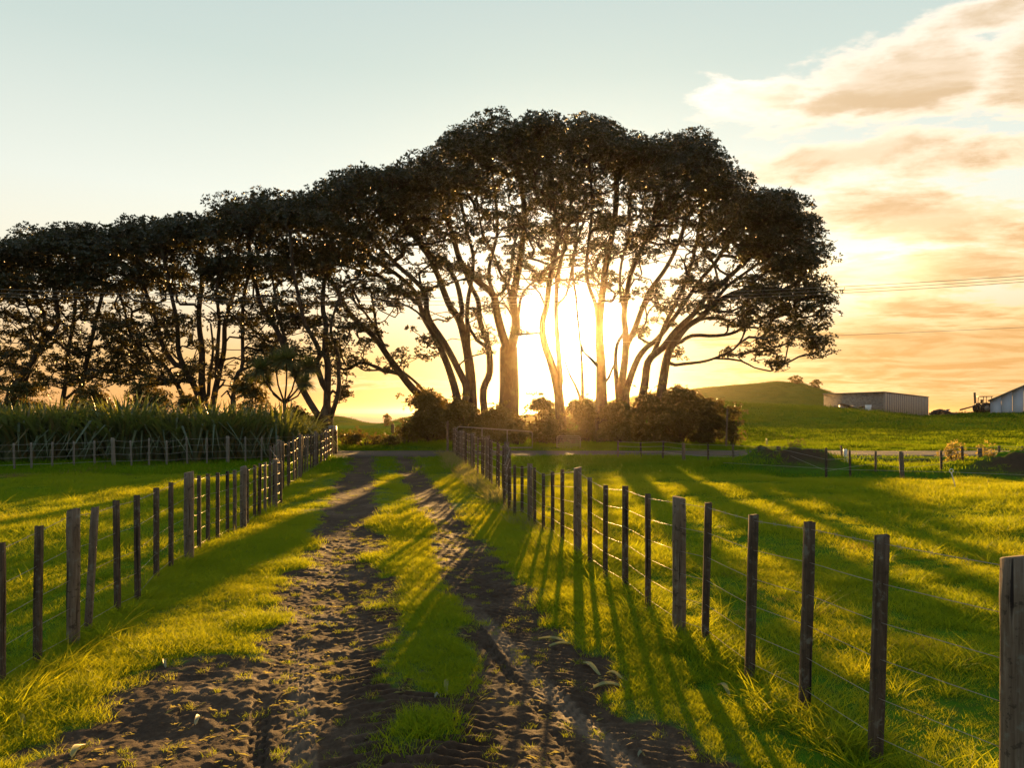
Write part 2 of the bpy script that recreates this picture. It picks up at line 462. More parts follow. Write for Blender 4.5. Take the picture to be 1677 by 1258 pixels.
def m_leaf(b):
    P = geo_pos(b); n = b.noise(P, .9, 2)
    r = b.node('ShaderNodeNewGeometry').outputs['Random Per Island']
    c = b.mix(n, (.020, .025, .007), (.042, .046, .013)); c = b.mix(b.math('MULTIPLY', r, .45), c, (.05, .045, .016))
    return leafy(b, c, (.09, .07, .010), .2, .45, .35), None
mat('tree_leaves', m_leaf)
def m_shrub(b):
    P = geo_pos(b); n = b.noise(P, 1.5, 2)
    r = b.node('ShaderNodeNewGeometry').outputs['Random Per Island']
    c = b.mix(n, (.026, .040, .009), (.06, .072, .015)); c = b.mix(b.math('MULTIPLY', r, .5), c, (.12, .11, .03))
    return leafy(b, c, (.22, .15, .02), .34, .5, .3), None
mat('shrub_leaves', m_shrub)
def m_weed(b):
    r = b.node('ShaderNodeNewGeometry').outputs['Random Per Island']
    c = b.mix(r, (.22, .17, .04), (.32, .26, .07))
    return leafy(b, c, (.40, .30, .06), .5, .6, .2), None
mat('dry_weed', m_weed)
def m_flax(b):
    r = b.node('ShaderNodeNewGeometry').outputs['Random Per Island']
    c = b.mix(r, (.06, .085, .035), (.16, .18, .085)); c = b.mix(b.rng(r, .86, .9), c, (.20, .15, .06))
    return leafy(b, c, (.25, .27, .03), .3, .38, .5), None
mat('flax_blades', m_flax)
def m_bark(b):
    P = geo_pos(b)
    n = b.noise(b.mapping(P, scale=(1, 1, .25)), 9, 4, .65); n2 = b.noise(P, 1.6, 3)
    c = b.ramp(n, [(.3, (.030, .019, .012)), (.55, (.070, .047, .030)), (.75, (.12, .088, .060))]); c = b.mix(b.rng(n2, .5, .7), c, (.10, .085, .055))
    return principled(b, c, .9, .2, n, bs=.9, bd=.04), None
mat('bark', m_bark)
def m_wood(dark):
    def f(b):
        O = objco(b); r = objrand(b)
        v = b.vmath('ADD', O, b.vmath('SCALE', (31., 17., 9.), r))
        g = b.noise(b.mapping(v, scale=(1, 1, .06)), 55, 4, .65)
        l = b.noise(v, 17, 5, .65); crack = b.noise(b.mapping(v, scale=(1, 1, .03)), 26, 2)
        if dark: c = b.ramp(g, [(.3, (.050, .032, .018)), (.55, (.092, .063, .038)), (.75, (.15, .11, .070))])
        else: c = b.ramp(g, [(.3, (.10, .068, .040)), (.55, (.17, .125, .080)), (.75, (.25, .20, .14))])
        c = b.mix(b.rng(l, .54, .70, 0, .55), c, (.22, .22, .16))               # lichen
        c = b.mix(b.rng(l, .44, .36, 0, .7), c, (.045, .035, .022))
        c = b.mix(b.rng(crack, .36, .31), c, (.02, .014, .010))
        bp = b.math('SUBTRACT', g, b.math('MULTIPLY', b.rng(crack, .37, .31), 1.5))
        return principled(b, c, .88, .2, bp, bs=.9, bd=.006), None
    return f
mat('pale_post', lambda b: (principled(b, b.mix(b.noise(b.mapping(objco(b), scale=(1, 1, .2)), 20, 3), (.12, .105, .075), (.24, .21, .155)), .85, .2), None)); mat('weathered_post', m_wood(False)); mat('dark_batten', m_wood(True))
mat('galvanised_wire', lambda b: (principled(b, (.36, .31, .25), .42, .5, metal=.7), None))
mat('power_cable', lambda b: (principled(b, (.20, .18, .15), .5, .5, metal=.4), None))
mat('gate_steel', lambda b: (principled(b, b.mix(b.noise(objco(b), 14, 3), (.20, .18, .15), (.32, .29, .25)), .5, .5, metal=.5), None))
mat('white_plastic', lambda b: (principled(b, b.mix(b.noise(objco(b), 20, 3), (.62, .60, .54), (.8, .78, .72)), .5, .4), None))
mat('insulator_yellow', lambda b: (principled(b, (.62, .52, .10), .5, .4), None))
def m_block(b):
    O = geo_pos(b)
    n = b.noise(b.mapping(O, scale=(1, 1, 3)), 1.6, 4, .7); n2 = b.noise(O, 6, 3)
    c = b.ramp(n, [(.35, (.13, .115, .09)), (.6, (.24, .215, .175))]); c = b.mix(b.rng(n2, .55, .7), c, (.09, .075, .055))
    return principled(b, c, .9, .2, n2, bs=.5, bd=.03), None
mat('block_wall', m_block)
def m_sheet(c1, c2):
    def f(b):
        O = geo_pos(b); n = b.noise(b.mapping(O, scale=(1, 1, .2)), 2.2, 4, .6)
        return principled(b, b.mix(n, c1, c2), .55, .4, n, bs=.2, bd=.02), None
    return f
mat('grey_cladding', m_sheet((.085, .085, .085), (.14, .135, .125)))
mat('white_cladding', m_sheet((.36, .40, .42), (.50, .52, .53)))
mat('roof_iron', m_sheet((.18, .15, .11), (.28, .23, .17)))
mat('tractor_dark', m_sheet((.035, .03, .025), (.07, .055, .04)))
mat('rubber', lambda b: (principled(b, b.mix(b.noise(objco(b), 9, 3), (.018, .016, .014), (.05, .042, .032)), .9, .2), None))
mat('tinted_glass', lambda b: (principled(b, (.05, .06, .06), .08, .6), None))
def m_sea(b):
    P = geo_pos(b)
    n = b.noise(b.mapping(P, scale=(.35, 1, 1)), .05, 5, .65)
    return principled(b, (.13, .14, .17), .6, .25, n, bs=.25, bd=1.0), None
mat('sea_water', m_sea)

# ------------------------------------------------------------------ ground sheet, sea, haze
def grid_mesh(name, X, Y, Z, attrs=None, smooth=True):
    r, c = X.shape
    v = np.stack([X, Y, Z], -1).reshape(-1, 3)
    i = np.arange(r * c).reshape(r, c)
    q = np.stack([i[:-1, :-1], i[:-1, 1:], i[1:, 1:], i[1:, :-1]], -1).reshape(-1, 4)
    me = mesh_np(name, v, quads=q, smooth=smooth)
    for k, a in (attrs or {}).items():
        at = me.attributes.new(k, 'FLOAT', 'POINT'); at.data.foreach_set('value', np.asarray(a, np.float32).ravel())
    return me
def lane_left(y): return np.interp(y, [0, 6, 33], [-2.75, -3.75, -8.1])      # edges of the track sheet
def lane_right(y): return np.interp(y, [0, 6, 33], [2.15, 1.15, -3.55])
def in_lane(x, y, m=0.0): return (x > lane_left(y) + m) & (x < lane_right(y) - m) & (y < 31.2)

ys = [-12.0]
while ys[-1] < 900:
    y_ = ys[-1]; ys.append(y_ + (0.45 if y_ < 1 else max(.13, .0095 * y_)))
ys = np.array(ys + [1200., 2000., 4000.])
uu = np.concatenate([np.linspace(-3.2, -.85, 50)[:-1], np.linspace(-.85, .85, 340), np.linspace(.85, 3.2, 50)[1:]])
GY, GU = np.meshgrid(ys, uu, indexing='ij')
GX = GU * (np.maximum(GY, -4) + 12.)
GZ = terrain(GX, GY)
inl = np.clip(np.minimum(GX - lane_left(GY), lane_right(GY) - GX) / .35, 0, 1) * (GY < 31.1)
GZ = GZ - .16 * inl
bare = np.clip(mudmask(GX, GY) * (np.abs(GX + .16 * GY) < 3.2), 0, 1) * 0
bare = np.maximum(bare, .9 * sst(.38, .62, .5 + fbm(GX, GY, .5, 3, 90)) * np.exp(-((GY - 28.6) / 1.6) ** 2) * sst(6, 10, GX))
bare = np.maximum(bare, .8 * np.exp(-(((GX - 9.4) / 1.8) ** 2 + ((GY - 24.2) / .9) ** 2)))
bare = np.maximum(bare, .8 * np.exp(-(((GX - 17.5) / 4.5) ** 4 + ((GY - 22.0) / .8) ** 2)))
obj('ground', grid_mesh('ground', GX, GY, GZ, {'bare': bare}), MATS['pasture_soil'], kind='structure', label='green pasture rolling from the track to the hills')

# track sheet between the two fences
ty = [1.0]
while ty[-1] < 31.6: ty.append(ty[-1] + (.05 if ty[-1] < 3.3 else .0155 if ty[-1] < 7 else .0155 + (ty[-1] - 7) * .0045))
ty = np.array(ty); tt = np.linspace(0, 1, 310)
TY, TT = np.meshgrid(ty, tt, indexing='ij')
TX = lane_left(TY) + (lane_right(TY) - lane_left(TY)) * TT
TZ = track_height(TX, TY) + .005 + .012 * np.abs(fbm(TX, TY, 21, 2, 19)) * (1 - sst(8, 12, TY))
edge = np.minimum(TX - lane_left(TY), lane_right(TY) - TX)
TZ = TZ - .07 * (1 - sst(0, .14, edge)) + .015
TZ = np.where(TY > 31.0, np.minimum(TZ, .02), TZ)
def dryness(x, y):
    d = 0
    for cf, wd, y1 in ((lambda q: np.interp(q, [3, 3.9, 6.4], [-.88, -1.13, -1.84]), .095, 6.6), (lambda q: np.interp(q, [3, 3.9, 5.35, 7.2, 8], [1.1, .66, .14, -.42, -.6]), .09, 7.4)):
        d = np.maximum(d, (1 - sst(.8, 1.1, np.abs(x - cf(y)) / wd)) * (1 - sst(y1 - 1, y1, y)))
    return d * (.45 + .9 * np.clip(fbm(x, y, 1.6, 3, 95) + .3, 0, 1))
obj('dirt_track', grid_mesh('dirt_track', TX, TY, TZ, {'mud': mudmask(TX, TY), 'dry': np.clip(dryness(TX, TY), 0, .8)}), MATS['trodden_mud'], kind='structure', label='muddy two-rut farm track with tyre prints')

# road across the end of the track
rx = np.linspace(-70, 110, 200); ry = np.linspace(31.15, 35.4, 12)
RY, RX = np.meshgrid(ry, rx, indexing='ij')
RZ = .035 + .02 * np.cos((RY - 33.3) / 2.2 * PI / 2) + .012 * fbm(RX, RY, .8, 2, 3)
RZ[0] -= .08; RZ[-1] -= .08
obj('road', grid_mesh('road', RX, RY + .25 * fbm(RX, RY * 0, .15, 2, 8), RZ), MATS['gravel_road'], kind='structure', label='narrow gravel road crossing beyond the end of the track')

me = grid_mesh('sea', *[np.array(a, float) for a in ([[-9000, 9000], [-14000, 14000]], [[250, 250], [13000, 13000]], [[-12, -12], [-12, -12]])], smooth=False)
obj('sea', me, MATS['sea_water'], kind='structure', label='pale calm sea on the horizon')

hz = bpy.data.materials.new('sun_glow_haze'); hz.use_nodes = True
hb = NB(hz.node_tree); hb.n.clear()
ho = hb.node('ShaderNodeOutputMaterial'); hv = hb.node('ShaderNodeVolumePrincipled')
hv.inputs['Color'].default_value = (1.0, .82, .62, 1); hv.inputs['Density'].default_value = 0.00013; hv.inputs['Anisotropy'].default_value = .95  # warm tint and strong forward scattering added to stand in for sun glare
hb.l.new(hv.outputs[0], ho.inputs['Volume'])
hm = MB().box((0, 6450, 4.0), (30000, 13400, 62))
obj('haze', hm.mesh('haze'), hz, kind='stuff', label='thin evening haze, tinted to add the warm sun glow')

# ------------------------------------------------------------------ instancing of innumerable plants (stuff)
def blade_mesh(name, n, R, hmin, hmax, w, lean=.5, seg=2, curl=.5, m='grass_blades', seed=0):
    r = np.random.default_rng(seed)
    V = []; T = []; Q = []
    for i in range(n):
        a = r.random() * 2 * PI; d = R * math.sqrt(r.random())
        x, y = d * math.cos(a), d * math.sin(a)
        h = hmin + (hmax - hmin) * r.random() ** 1.3; ww = w * (.7 + .6 * r.random())
        la = r.random() * 2 * PI; ln = lean * (.3 + r.random()) * h
        fa = r.random() * PI
        sx, sy = math.cos(fa) * ww / 2, math.sin(fa) * ww / 2
        b = len(V)
        for k in range(seg):
            t = k / seg; off = ln * (t + curl * t * t); z = h * (t - .15 * curl * t * t)
            wk = 1 - .35 * t
            V.append((x + off * math.cos(la) - sx * wk, y + off * math.sin(la) - sy * wk, z - .01 * (k == 0)))
            V.append((x + off * math.cos(la) + sx * wk, y + off * math.sin(la) + sy * wk, z - .01 * (k == 0)))
            if k: Q.append((b + 2 * k - 2, b + 2 * k - 1, b + 2 * k + 1, b + 2 * k))
        off = ln * (1 + curl); V.append((x + off * math.cos(la), y + off * math.sin(la), h * (1 - .15 * curl)))
        e = b + 2 * seg - 2; T.append((e, e + 1, e + 2))
    me = mesh_np(name, V, quads=Q, tris=T); me.materials.append(MATS[m])
    return me
def scatter(name, pts, rotz, scl, tint, meshes, label, tilt=None, kind='stuff', parent=None):
    col = bpy.data.collections.new(name + '_sources')
    for i, me in enumerate(meshes):
        col.objects.link(bpy.data.objects.new('%s_piece_%d' % (name, i), me))
    me = bpy.data.meshes.new(name)
    n = len(pts)
    me.vertices.add(n); me.vertices.foreach_set('co', np.asarray(pts, np.float32).ravel())
    rot = np.zeros((n, 3), np.float32); rot[:, 2] = rotz
    if tilt is not None: rot[:, 0] = tilt[:, 0]; rot[:, 1] = tilt[:, 1]
    a = me.attributes.new('rot', 'FLOAT_VECTOR', 'POINT'); a.data.foreach_set('vector', rot.ravel())
    a = me.attributes.new('scl', 'FLOAT', 'POINT'); a.data.foreach_set('value', np.asarray(scl, np.float32))
    a = me.attributes.new('tint', 'FLOAT', 'POINT'); a.data.foreach_set('value', np.asarray(tint, np.float32))
    a = me.attributes.new('pick', 'INT', 'POINT'); a.data.foreach_set('value', RNG.integers(0, len(meshes), n).astype(np.int32))
    ng = bpy.data.node_groups.new(name + '_nodes', 'GeometryNodeTree')
    ng.interface.new_socket('Geometry', in_out='INPUT', socket_type='NodeSocketGeometry')
    ng.interface.new_socket('Geometry', in_out='OUTPUT', socket_type='NodeSocketGeometry')
    N = ng.nodes; L = ng.links
    gi = N.new('NodeGroupInput'); go = N.new('NodeGroupOutput')
    m2p = N.new('GeometryNodeMeshToPoints'); L.new(gi.outputs[0], m2p.inputs[0])
    ci = N.new('GeometryNodeCollectionInfo'); ci.inputs[0].default_value = col
    ci.inputs['Separate Children'].default_value = True; ci.inputs['Reset Children'].default_value = True
    iop = N.new('GeometryNodeInstanceOnPoints')
    L.new(m2p.outputs[0], iop.inputs['Points']); L.new(ci.outputs[0], iop.inputs['Instance'])
    iop.inputs['Pick Instance'].default_value = True
    def na(nm, t):
        x = N.new('GeometryNodeInputNamedAttribute'); x.data_type = t; x.inputs[0].default_value = nm
        return x.outputs[0]
    L.new(na('pick', 'INT'), iop.inputs['Instance Index'])
    e2r = N.new('FunctionNodeEulerToRotation'); L.new(na('rot', 'FLOAT_VECTOR'), e2r.inputs[0]); L.new(e2r.outputs[0], iop.inputs['Rotation'])
    L.new(na('scl', 'FLOAT'), iop.inputs['Scale'])
    L.new(iop.outputs[0], go.inputs[0])
    o = obj(name, me, None, parent, label, kind=kind)
    md = o.modifiers.new('scatter', 'NODES'); md.node_group = ng
    return o

near_t = [blade_mesh('grass_near', 46, .13, .035, .095, .0052, .8, 2, seed=i) for i in range(6)]
mid_t = [blade_mesh('grass_mid', 46, .22, .045, .12, .011, .7, 1, seed=20 + i) for i in range(5)]
far_t = [blade_mesh('grass_far', 50, .50, .06, .16, .026, .6, 1, m='shaded_mid_sward', seed=40 + i) for i in range(4)]
hill_t = [blade_mesh('grass_hill', 50, 1.4, .06, .18, .075, .6, 1, m='shaded_far_sward', seed=60 + i) for i in range(4)]
def field_points(y0, y1, dens, umax=.80, right_only=False):
    A = umax * ((y1 + 1.2) ** 2 - (y0 + 1.2) ** 2)
    n = int(A * dens)
    yy = np.sqrt((y0 + 1.2) ** 2 + RNG.random(n) * ((y1 + 1.2) ** 2 - (y0 + 1.2) ** 2)) - 1.2
    xx = (RNG.random(n) * 2 - 1) * umax * (yy + 1.2)
    return xx, yy
def grass_layer(name, y0, y1, dens, meshes, label, base_scale=1.0, lane_only=False):
    x, y = field_points(y0, y1, dens)
    if lane_only:
        k_ = in_lane(x, y, .02); x = x[k_]; y = y[k_]
    keep = np.ones(len(x), bool)
    lane = in_lane(x, y, -.05)
    m = mudmask(x, y)
    keep &= ~(lane & (RNG.random(len(x)) < np.clip(m * 1.55 + .10, 0, .965)))
    keep &= ~((y > 30.9) & (y < 35.7))
    keep &= ~((~lane) & (fbm(x, y, 1.1, 3, 71) > .52) & (y < 30) & (RNG.random(len(x)) < .85))
    keep &= ~((y > 27.4) & (y < 30.9) & (x > 7) & (fbm(x, y, .5, 3, 90) > -.02) & (RNG.random(len(x)) < .75))
    mb = np.maximum(np.exp(-(((x - 9.4) / 1.8) ** 2 + ((y - 24.2) / .9) ** 2)), np.exp(-(((x - 17.5) / 4.5) ** 4 + ((y - 22.0) / .8) ** 2)))
    keep &= ~(RNG.random(len(x)) < 1.1 * mb * (y > 20) * (y < 27))
    # skip the backs of hills and the sea side
    keep &= ~((y > 112) & (y < 190)) & (y < 330)
    x = x[keep]; y = y[keep]; lane = lane[keep]; m = m[keep]
    pass
    z = np.where(lane, track_height(x, y) + .022, terrain(x, y) - .01)
    lump = fbm(x, y, .8, 3, 55)
    s = base_scale * (.70 + .4 * RNG.random(len(x)) + 1.15 * np.clip(lump, -.4, .6))
    s = np.where(lane, np.maximum(s, .70) * (.78 - .42 * m), s)
    # longer grass under the fence wires
    fl = np.minimum(np.abs(x - FLX(y)), np.abs(x - FRX(y)))
    s = s * (1 + .55 * np.exp(-(fl / .22) ** 2) * (y < 32))
    s = np.clip(s, .35, 2.2)
    tint = np.clip(.5 + .7 * fbm(x, y, .35, 3, 58) + .22 * (RNG.random(len(x)) - .5) + .25 * (RNG.random(len(x)) < .04), 0, 1)
    tint = np.where(lane, np.clip(tint + .12, 0, .93), tint)
    tint = np.where(y > 34, np.minimum(tint, .9), tint)
    t = (RNG.random((len(x), 2)) - .5) * .3
    scatter(name, np.stack([x, y, z], -1), RNG.random(len(x)) * 2 * PI, s, tint, meshes, label, t)
def FLX(y): return np.interp(y, [2, 5.9, 9.3, 11.7, 32.5], [-3.0, -3.54, -4.09, -4.5, -7.87])
def FRX(y): return np.interp(y, [2, 3.35, 4, 4.7, 5.2, 6.2, 9.4, 35], [2.6, 2.31, 1.99, 1.88, 1.70, 1.42, .84, -3.07])
grass_layer('near_grass', 2.2, 9.5, 150, near_t, 'short pasture grass beside and between the muddy ruts')
grass_layer('track_grass', 2.6, 13, 330, near_t, 'short trodden grass on the track between and beside the ruts', .95, True)
grass_layer('field_grass', 9.5, 22, 62, mid_t, 'pasture grass in the middle distance around the track')
grass_layer('far_grass', 22, 56, 13, far_t, 'pasture grass out to and beyond the road')
grass_layer('hill_grass', 42, 300, 1.15, hill_t, 'grass covering the distant slopes', 1.0)

# grass lying as torn bits on the mud
bit = []
for i in range(5):
    r = np.random.default_rng(300 + i); V = []; T = []; Q = []
    for k in range(7):
        a = r.random() * 2 * PI; L_ = .03 + .07 * r.random(); w_ = .003 + .003 * r.random(); x0, y0 = r.normal(0, .07, 2); z0 = .006 + .02 * r.random()
        c_, s_ = math.cos(a), math.sin(a); b = len(V)
        V += [(x0 - s_ * w_, y0 + c_ * w_, z0), (x0 + s_ * w_, y0 - c_ * w_, z0), (x0 + c_ * L_ + s_ * w_ * .6, y0 + s_ * L_ - c_ * w_ * .6, z0 + .012), (x0 + c_ * L_ * 1.6, y0 + s_ * L_ * 1.5, z0 - .01), ]
        Q.append((b, b + 1, b + 2, b + 3))
    me = mesh_np('torn_bits', V, quads=Q); me.materials.append(MATS['straw_grass']); bit.append(me)
n = 700
yy = 3.0 + RNG.random(n) ** 1.2 * 9; xx = lane_left(yy) + .2 + RNG.random(n) * (lane_right(yy) - lane_left(yy) - .4)
scatter('torn_grass', np.stack([xx, yy, track_height(xx, yy) + .02], -1), RNG.random(n) * 6.3, (.25 + .35 * RNG.random(n)), RNG.random(n) * .9, bit, 'torn grass and leaf scraps pressed into the mud')
# clods of mud
def clod_mesh(seed):
    r = np.random.default_rng(seed); import bmesh
    bm = bmesh.new(); bmesh.ops.create_icosphere(bm, subdivisions=2, radius=1)
    for v in bm.verts:
        v.co *= .75 + .5 * r.random(); v.co.z *= .55
    me = bpy.data.meshes.new('clod'); bm.to_mesh(me); bm.free(); me.materials.append(MATS['clod_mud']); return me
mat('clod_mud', lambda b: (principled(b, b.mix(b.noise(geo_pos(b), 30, 3), (.035, .022, .013), (.10, .066, .042)), .85, .3), None))
n = 11000
yy = 3.0 + RNG.random(n) ** 1.5 * 12; xx = lane_left(yy) + .3 + RNG.random(n) * (lane_right(yy) - lane_left(yy) - .6)
k = RNG.random(n) < mudmask(xx, yy) * (1 - np.clip(dryness(xx, yy) * 2.5, 0, 1)); xx = xx[k]; yy = yy[k]; n = len(xx)
scatter('mud_clods', np.stack([xx, yy, track_height(xx, yy)], -1), RNG.random(n) * 6.3, .008 + .022 * RNG.random(n) ** 2.5, RNG.random(n), [clod_mesh(i) for i in range(4)], 'small crumbs and clods of mud along the ruts')

# long straw-coloured grass along the far part of the right fence
straw_t = [blade_mesh('straw_clump', 46, .16, .18, .48, .015, .65, 3, .9, 'straw_grass', seed=80 + i) for i in range(4)]
n = 230
yy = 8.5 + RNG.random(n) ** .8 * 24; xx = FRX(yy) + RNG.normal(-.12, .16, n) - .2 * sst(12, 20, yy)
s = (.3 + .5 * sst(8.5, 15, yy)) * (.6 + .6 * RNG.random(n))
scatter('straw_grass_verge', np.stack([xx, yy, terrain(xx, yy) - .03], -1), RNG.random(n) * 6.3, s, RNG.random(n) * .9, straw_t, 'long dry straw-coloured grass under the right hand fence', (RNG.random((n, 2)) - .5) * .5)
# longer green tussocks at the fence feet and in the paddocks
tuss = [blade_mesh('tussock', 46, .09, .12, .30, .008, .8, 3, .8, seed=120 + i) for i in range(4)]
n = 520
side = RNG.random(n) < .45
yy = 3.0 + RNG.random(n) ** 1.4 * 22; xx = np.where(side, FLX(yy), FRX(yy)) + RNG.normal(0, .14, n)
m = 650; y2 = 3.5 + RNG.random(m) * 16; x2 = (RNG.random(m) - .5) * 1.5 * (y2 + 1); kk = ~in_lane(x2, y2, -.1); x2 = x2[kk]; y2 = y2[kk]
xx = np.concatenate([xx, x2]); yy = np.concatenate([yy, y2]); n = len(xx)
scatter('grass_tussocks', np.stack([xx, yy, terrain(xx, yy) - .02], -1), RNG.random(n) * 6.3, .4 + .65 * RNG.random(n), RNG.random(n) * .95, tuss, 'longer green grass tufts at the feet of the fences', (RNG.random((n, 2)) - .5) * .3)

exec_after = None
# ------------------------------------------------------------------ fences
def ground_at(x, y): return float(terrain(x, y))
def round_post(name, r, h, sd, lean=(0, 0), square=False):
    rr = random.Random(sd); n = 14 if not square else 8
    s = MB(); rings = 9; V = []; Fc = []
    for i in range(rings):
        t = i / (rings - 1); z = -.25 + (h + .25) * t
        wob = (rr.uniform(-.05, .05) * r, rr.uniform(-.05, .05) * r)
        for k in range(n):
            a = 2 * PI * k / n
            if square:
                cx_, cy_ = ((.5, -.42), (.5, .42), (.42, .5), (-.42, .5), (-.5, .42), (-.5, -.42), (-.42, -.5), (.42, -.5))[k]
                px_, py_ = cx_ * r * 2, cy_ * r * 1.7
            else:
                q = r * (1 + .05 * math.sin(3 * a + sd) + .03 * math.sin(7 * a + 2 * sd)); px_, py_ = q * math.cos(a), q * math.sin(a)
            k2 = 1 + rr.uniform(-.03, .03) - (.03 if i == rings - 1 else 0)
            zz = z + (rr.uniform(-.006, .006) + (.012 * math.cos(a + sd) if not square else 0) if i == rings - 1 else 0)
            V.append((px_ * k2 + wob[0] + lean[0] * t * h, py_ * k2 + wob[1] + lean[1] * t * h, zz))
    for i in range(rings - 1):
        for k in range(n):
            a_ = i * n + k; b_ = i * n + (k + 1) % n; Fc.append([a_, b_, b_ + n, a_ + n])
    Fc.append([(rings - 1) * n + k for k in range(n)])
    me = mesh_np(name, V, faces=Fc, smooth=not square)
    return me
def wire_obj(pts, parent, r=.0019, barbs=False, name='wire'):
    s = MB(); P = []
    for i in range(len(pts) - 1):
        a, b = Vector(pts[i]), Vector(pts[i + 1]); n = max(2, int((b - a).length / .5))
        for k in range(n):
            t = k / n; q = a.lerp(b, t); q.z -= .003 * 4 * t * (1 - t) * min(1, (b - a).length); P.append(q)
    P.append(Vector(pts[-1]))
    s.tube(P, [r * max(1.0, .0 + p.y / 9.0) for p in P], 4)
    if barbs:
        for i in range(len(P) - 1):
            L_ = (P[i + 1] - P[i]).length; m_ = int(L_ / .13)
            for k in range(m_):
                q = P[i].lerp(P[i + 1], (k + .5) / max(m_, 1))
                if q.y > 13: break
                for ax in ((.010, .006, .012), (-.008, .010, .012)):
                    v = Vector(ax); s.tube([q - v, q + v], .0011, 3, False)
    return obj(name, s.mesh(name), MATS['galvanised_wire'], parent)

def build_fence(posts, label, nwires, heights, dark=.5, barb_top=True, gate_end=None, wmat=None):
    """posts: x, y, height, radius, lean_x, kind"""
    root = empty('wire_fence', (0, 0, 0), label, 'fence')
    line = []
    for i, (x, y, h, r, ln, kind) in enumerate(posts):
        gz = ground_at(x, y)
        p = obj('post' if kind == 'post' else 'batten', round_post(kind, r, h, i * 3 + 1, (ln, 0), kind != 'post'), wmat if wmat else MATS['weathered_post'] if kind == 'post' else MATS['dark_batten' if (i % 5) else 'weathered_post'], root, loc=(x, y, gz))
        p.rotation_euler = (0, 0, random.uniform(-.25, .25))
        line.append((x, y, gz, h, ln, r))
    if True:
        for w in range(nwires):
            f = heights[w]
            pts = [(x + ln * h * f, y - r * .9 - .004, gz + min(h * f, h - .02)) for (x, y, gz, h, ln, r) in line]
            wire_obj(pts, root, barbs=(barb_top and w == nwires - 1))
    return root

def P_(px, top, bot, w, lean_px=0, kind='batten'):
    y = CAM_H * F / (bot - HY); x = (px - CX) / F * y
    h = (bot - top) / F * y
    return [x, y, h, w / F * y / 2, lean_px / F * y / h, kind]
LEFT = [P_(-250, 905, 1420, 14), P_(-95, 895, 1240, 13), P_(2, 884, 1130, 11), P_(60, 860, 1095, 11, 4), P_(120, 834, 1064, 20, 0, 'post'), P_(141, 832, 1041, 10, 14), P_(193, 820, 1009, 8.5, -3), P_(226, 809, 990, 8, -2),
        P_(256, 798, 953, 7.5), P_(280, 791, 935, 6.5), P_(309, 775, 922, 15, 0, 'post'), P_(326, 781, 907, 5.5), P_(340.6, 779, 897, 5.5), P_(356.5, 776, 891, 5.5), P_(372.5, 773, 880, 5), P_(384.5, 771, 877, 5),
        P_(398.7, 765, 871, 10.5, 0, 'post'), P_(405, 768, 865, 4.5), P_(417, 764, 855, 4.5), P_(424, 762, 854, 5, 2), P_(434, 760, 846, 4), P_(441.7, 758, 838, 4), P_(450.5, 752, 835, 8.5, 0, 'post'), P_(460, 755, 827, 4)]
yy = LEFT[-1][1]; k = 0
while yy < 31.6:
    yy += .62 + random.uniform(-.07, .07); k += 1
    x = float(FLX(yy)) + random.uniform(-.03, .03); big = k % 6 == 3
    LEFT.append([x, yy, 1.17 + (.09 if big else random.uniform(-.03, .06)), (.06 if big else .024) * random.uniform(.9, 1.1), random.uniform(-.02, .02), 'post' if big else 'batten'])
RIGHT = [P_(1662, 907, 1354, 44, 2, 'post'), P_(1431, 874, 1246, 20, 13), P_(1315, 852, 1162, 16, 11), P_(1226, 838, 1112, 14, 8), P_(1153, 824, 1058, 11, 7), P_(1112, 816, 1042, 22, 0, 'post'),
         P_(1061, 809, 1004, 9), P_(1024, 798, 973, 9), P_(991, 795, 950, 7.5, 1), P_(966, 782, 931, 7), P_(946, 770, 918, 13, 0, 'post'), P_(921, 769, 897, 6), P_(905, 769, 877, 6), P_(890, 773, 871, 5), P_(875.6, 766, 862, 5), P_(868, 761, 857, 9, 0, 'post'),
         P_(855, 764, 846, 4.5), P_(843, 762, 848, 4.5), P_(834, 762, 841, 4.5), P_(826, 762, 833, 4)]
yy = RIGHT[-1][1]; k = 0
while yy < 33.6 - 3.0:
    yy += .62 + random.uniform(-.07, .07); k += 1
    x = float(FRX(yy)) + random.uniform(-.03, .03); big = k % 6 == 2
    RIGHT.append([x, yy, 1.17 + (.08 if big else random.uniform(-.03, .06)), (.06 if big else .024) * random.uniform(.9, 1.1), random.uniform(-.02, .02), 'post' if big else 'batten'])
hts = [.12, .29, .46, .62, .79, .965]
build_fence(LEFT, 'post and wire fence with weathered battens along the left side of the track', 5, [.10, .30, .50, .72, .955])
build_fence(RIGHT, 'post and wire fence with dark battens along the right side of the track', 6, hts)
# rear left fence in front of the flax hedge
REAR = []
for px_, big in ((-110, 0), (-80, 0), (-45, 1), (-12, 0), (24, 0), (52, 0), (85, 0), (121, 0), (155, 0), (187, 1), (216, 0), (244, 0), (273, 0), (307, 0), (339, 0), (373, 1), (402, 0), (428, 0), (455, 0), (480, 0), (503, 1)):
    bot = np.interp(px_, [-110, 50, 402, 503], [773, 769, 758, 752]); y = CAM_H * F / (bot - HY)
    REAR.append([(px_ - CX) / F * y, y, 1.0 if big else .93 + random.uniform(-.05, .06), (.065 if big else .028), random.uniform(-.05, .05), 'post' if big else 'batten'])
build_fence(REAR, 'low pale post fence in front of the flax hedge across the left paddock', 4, [.2, .45, .7, .93], barb_top=False, wmat=MATS['pale_post'])
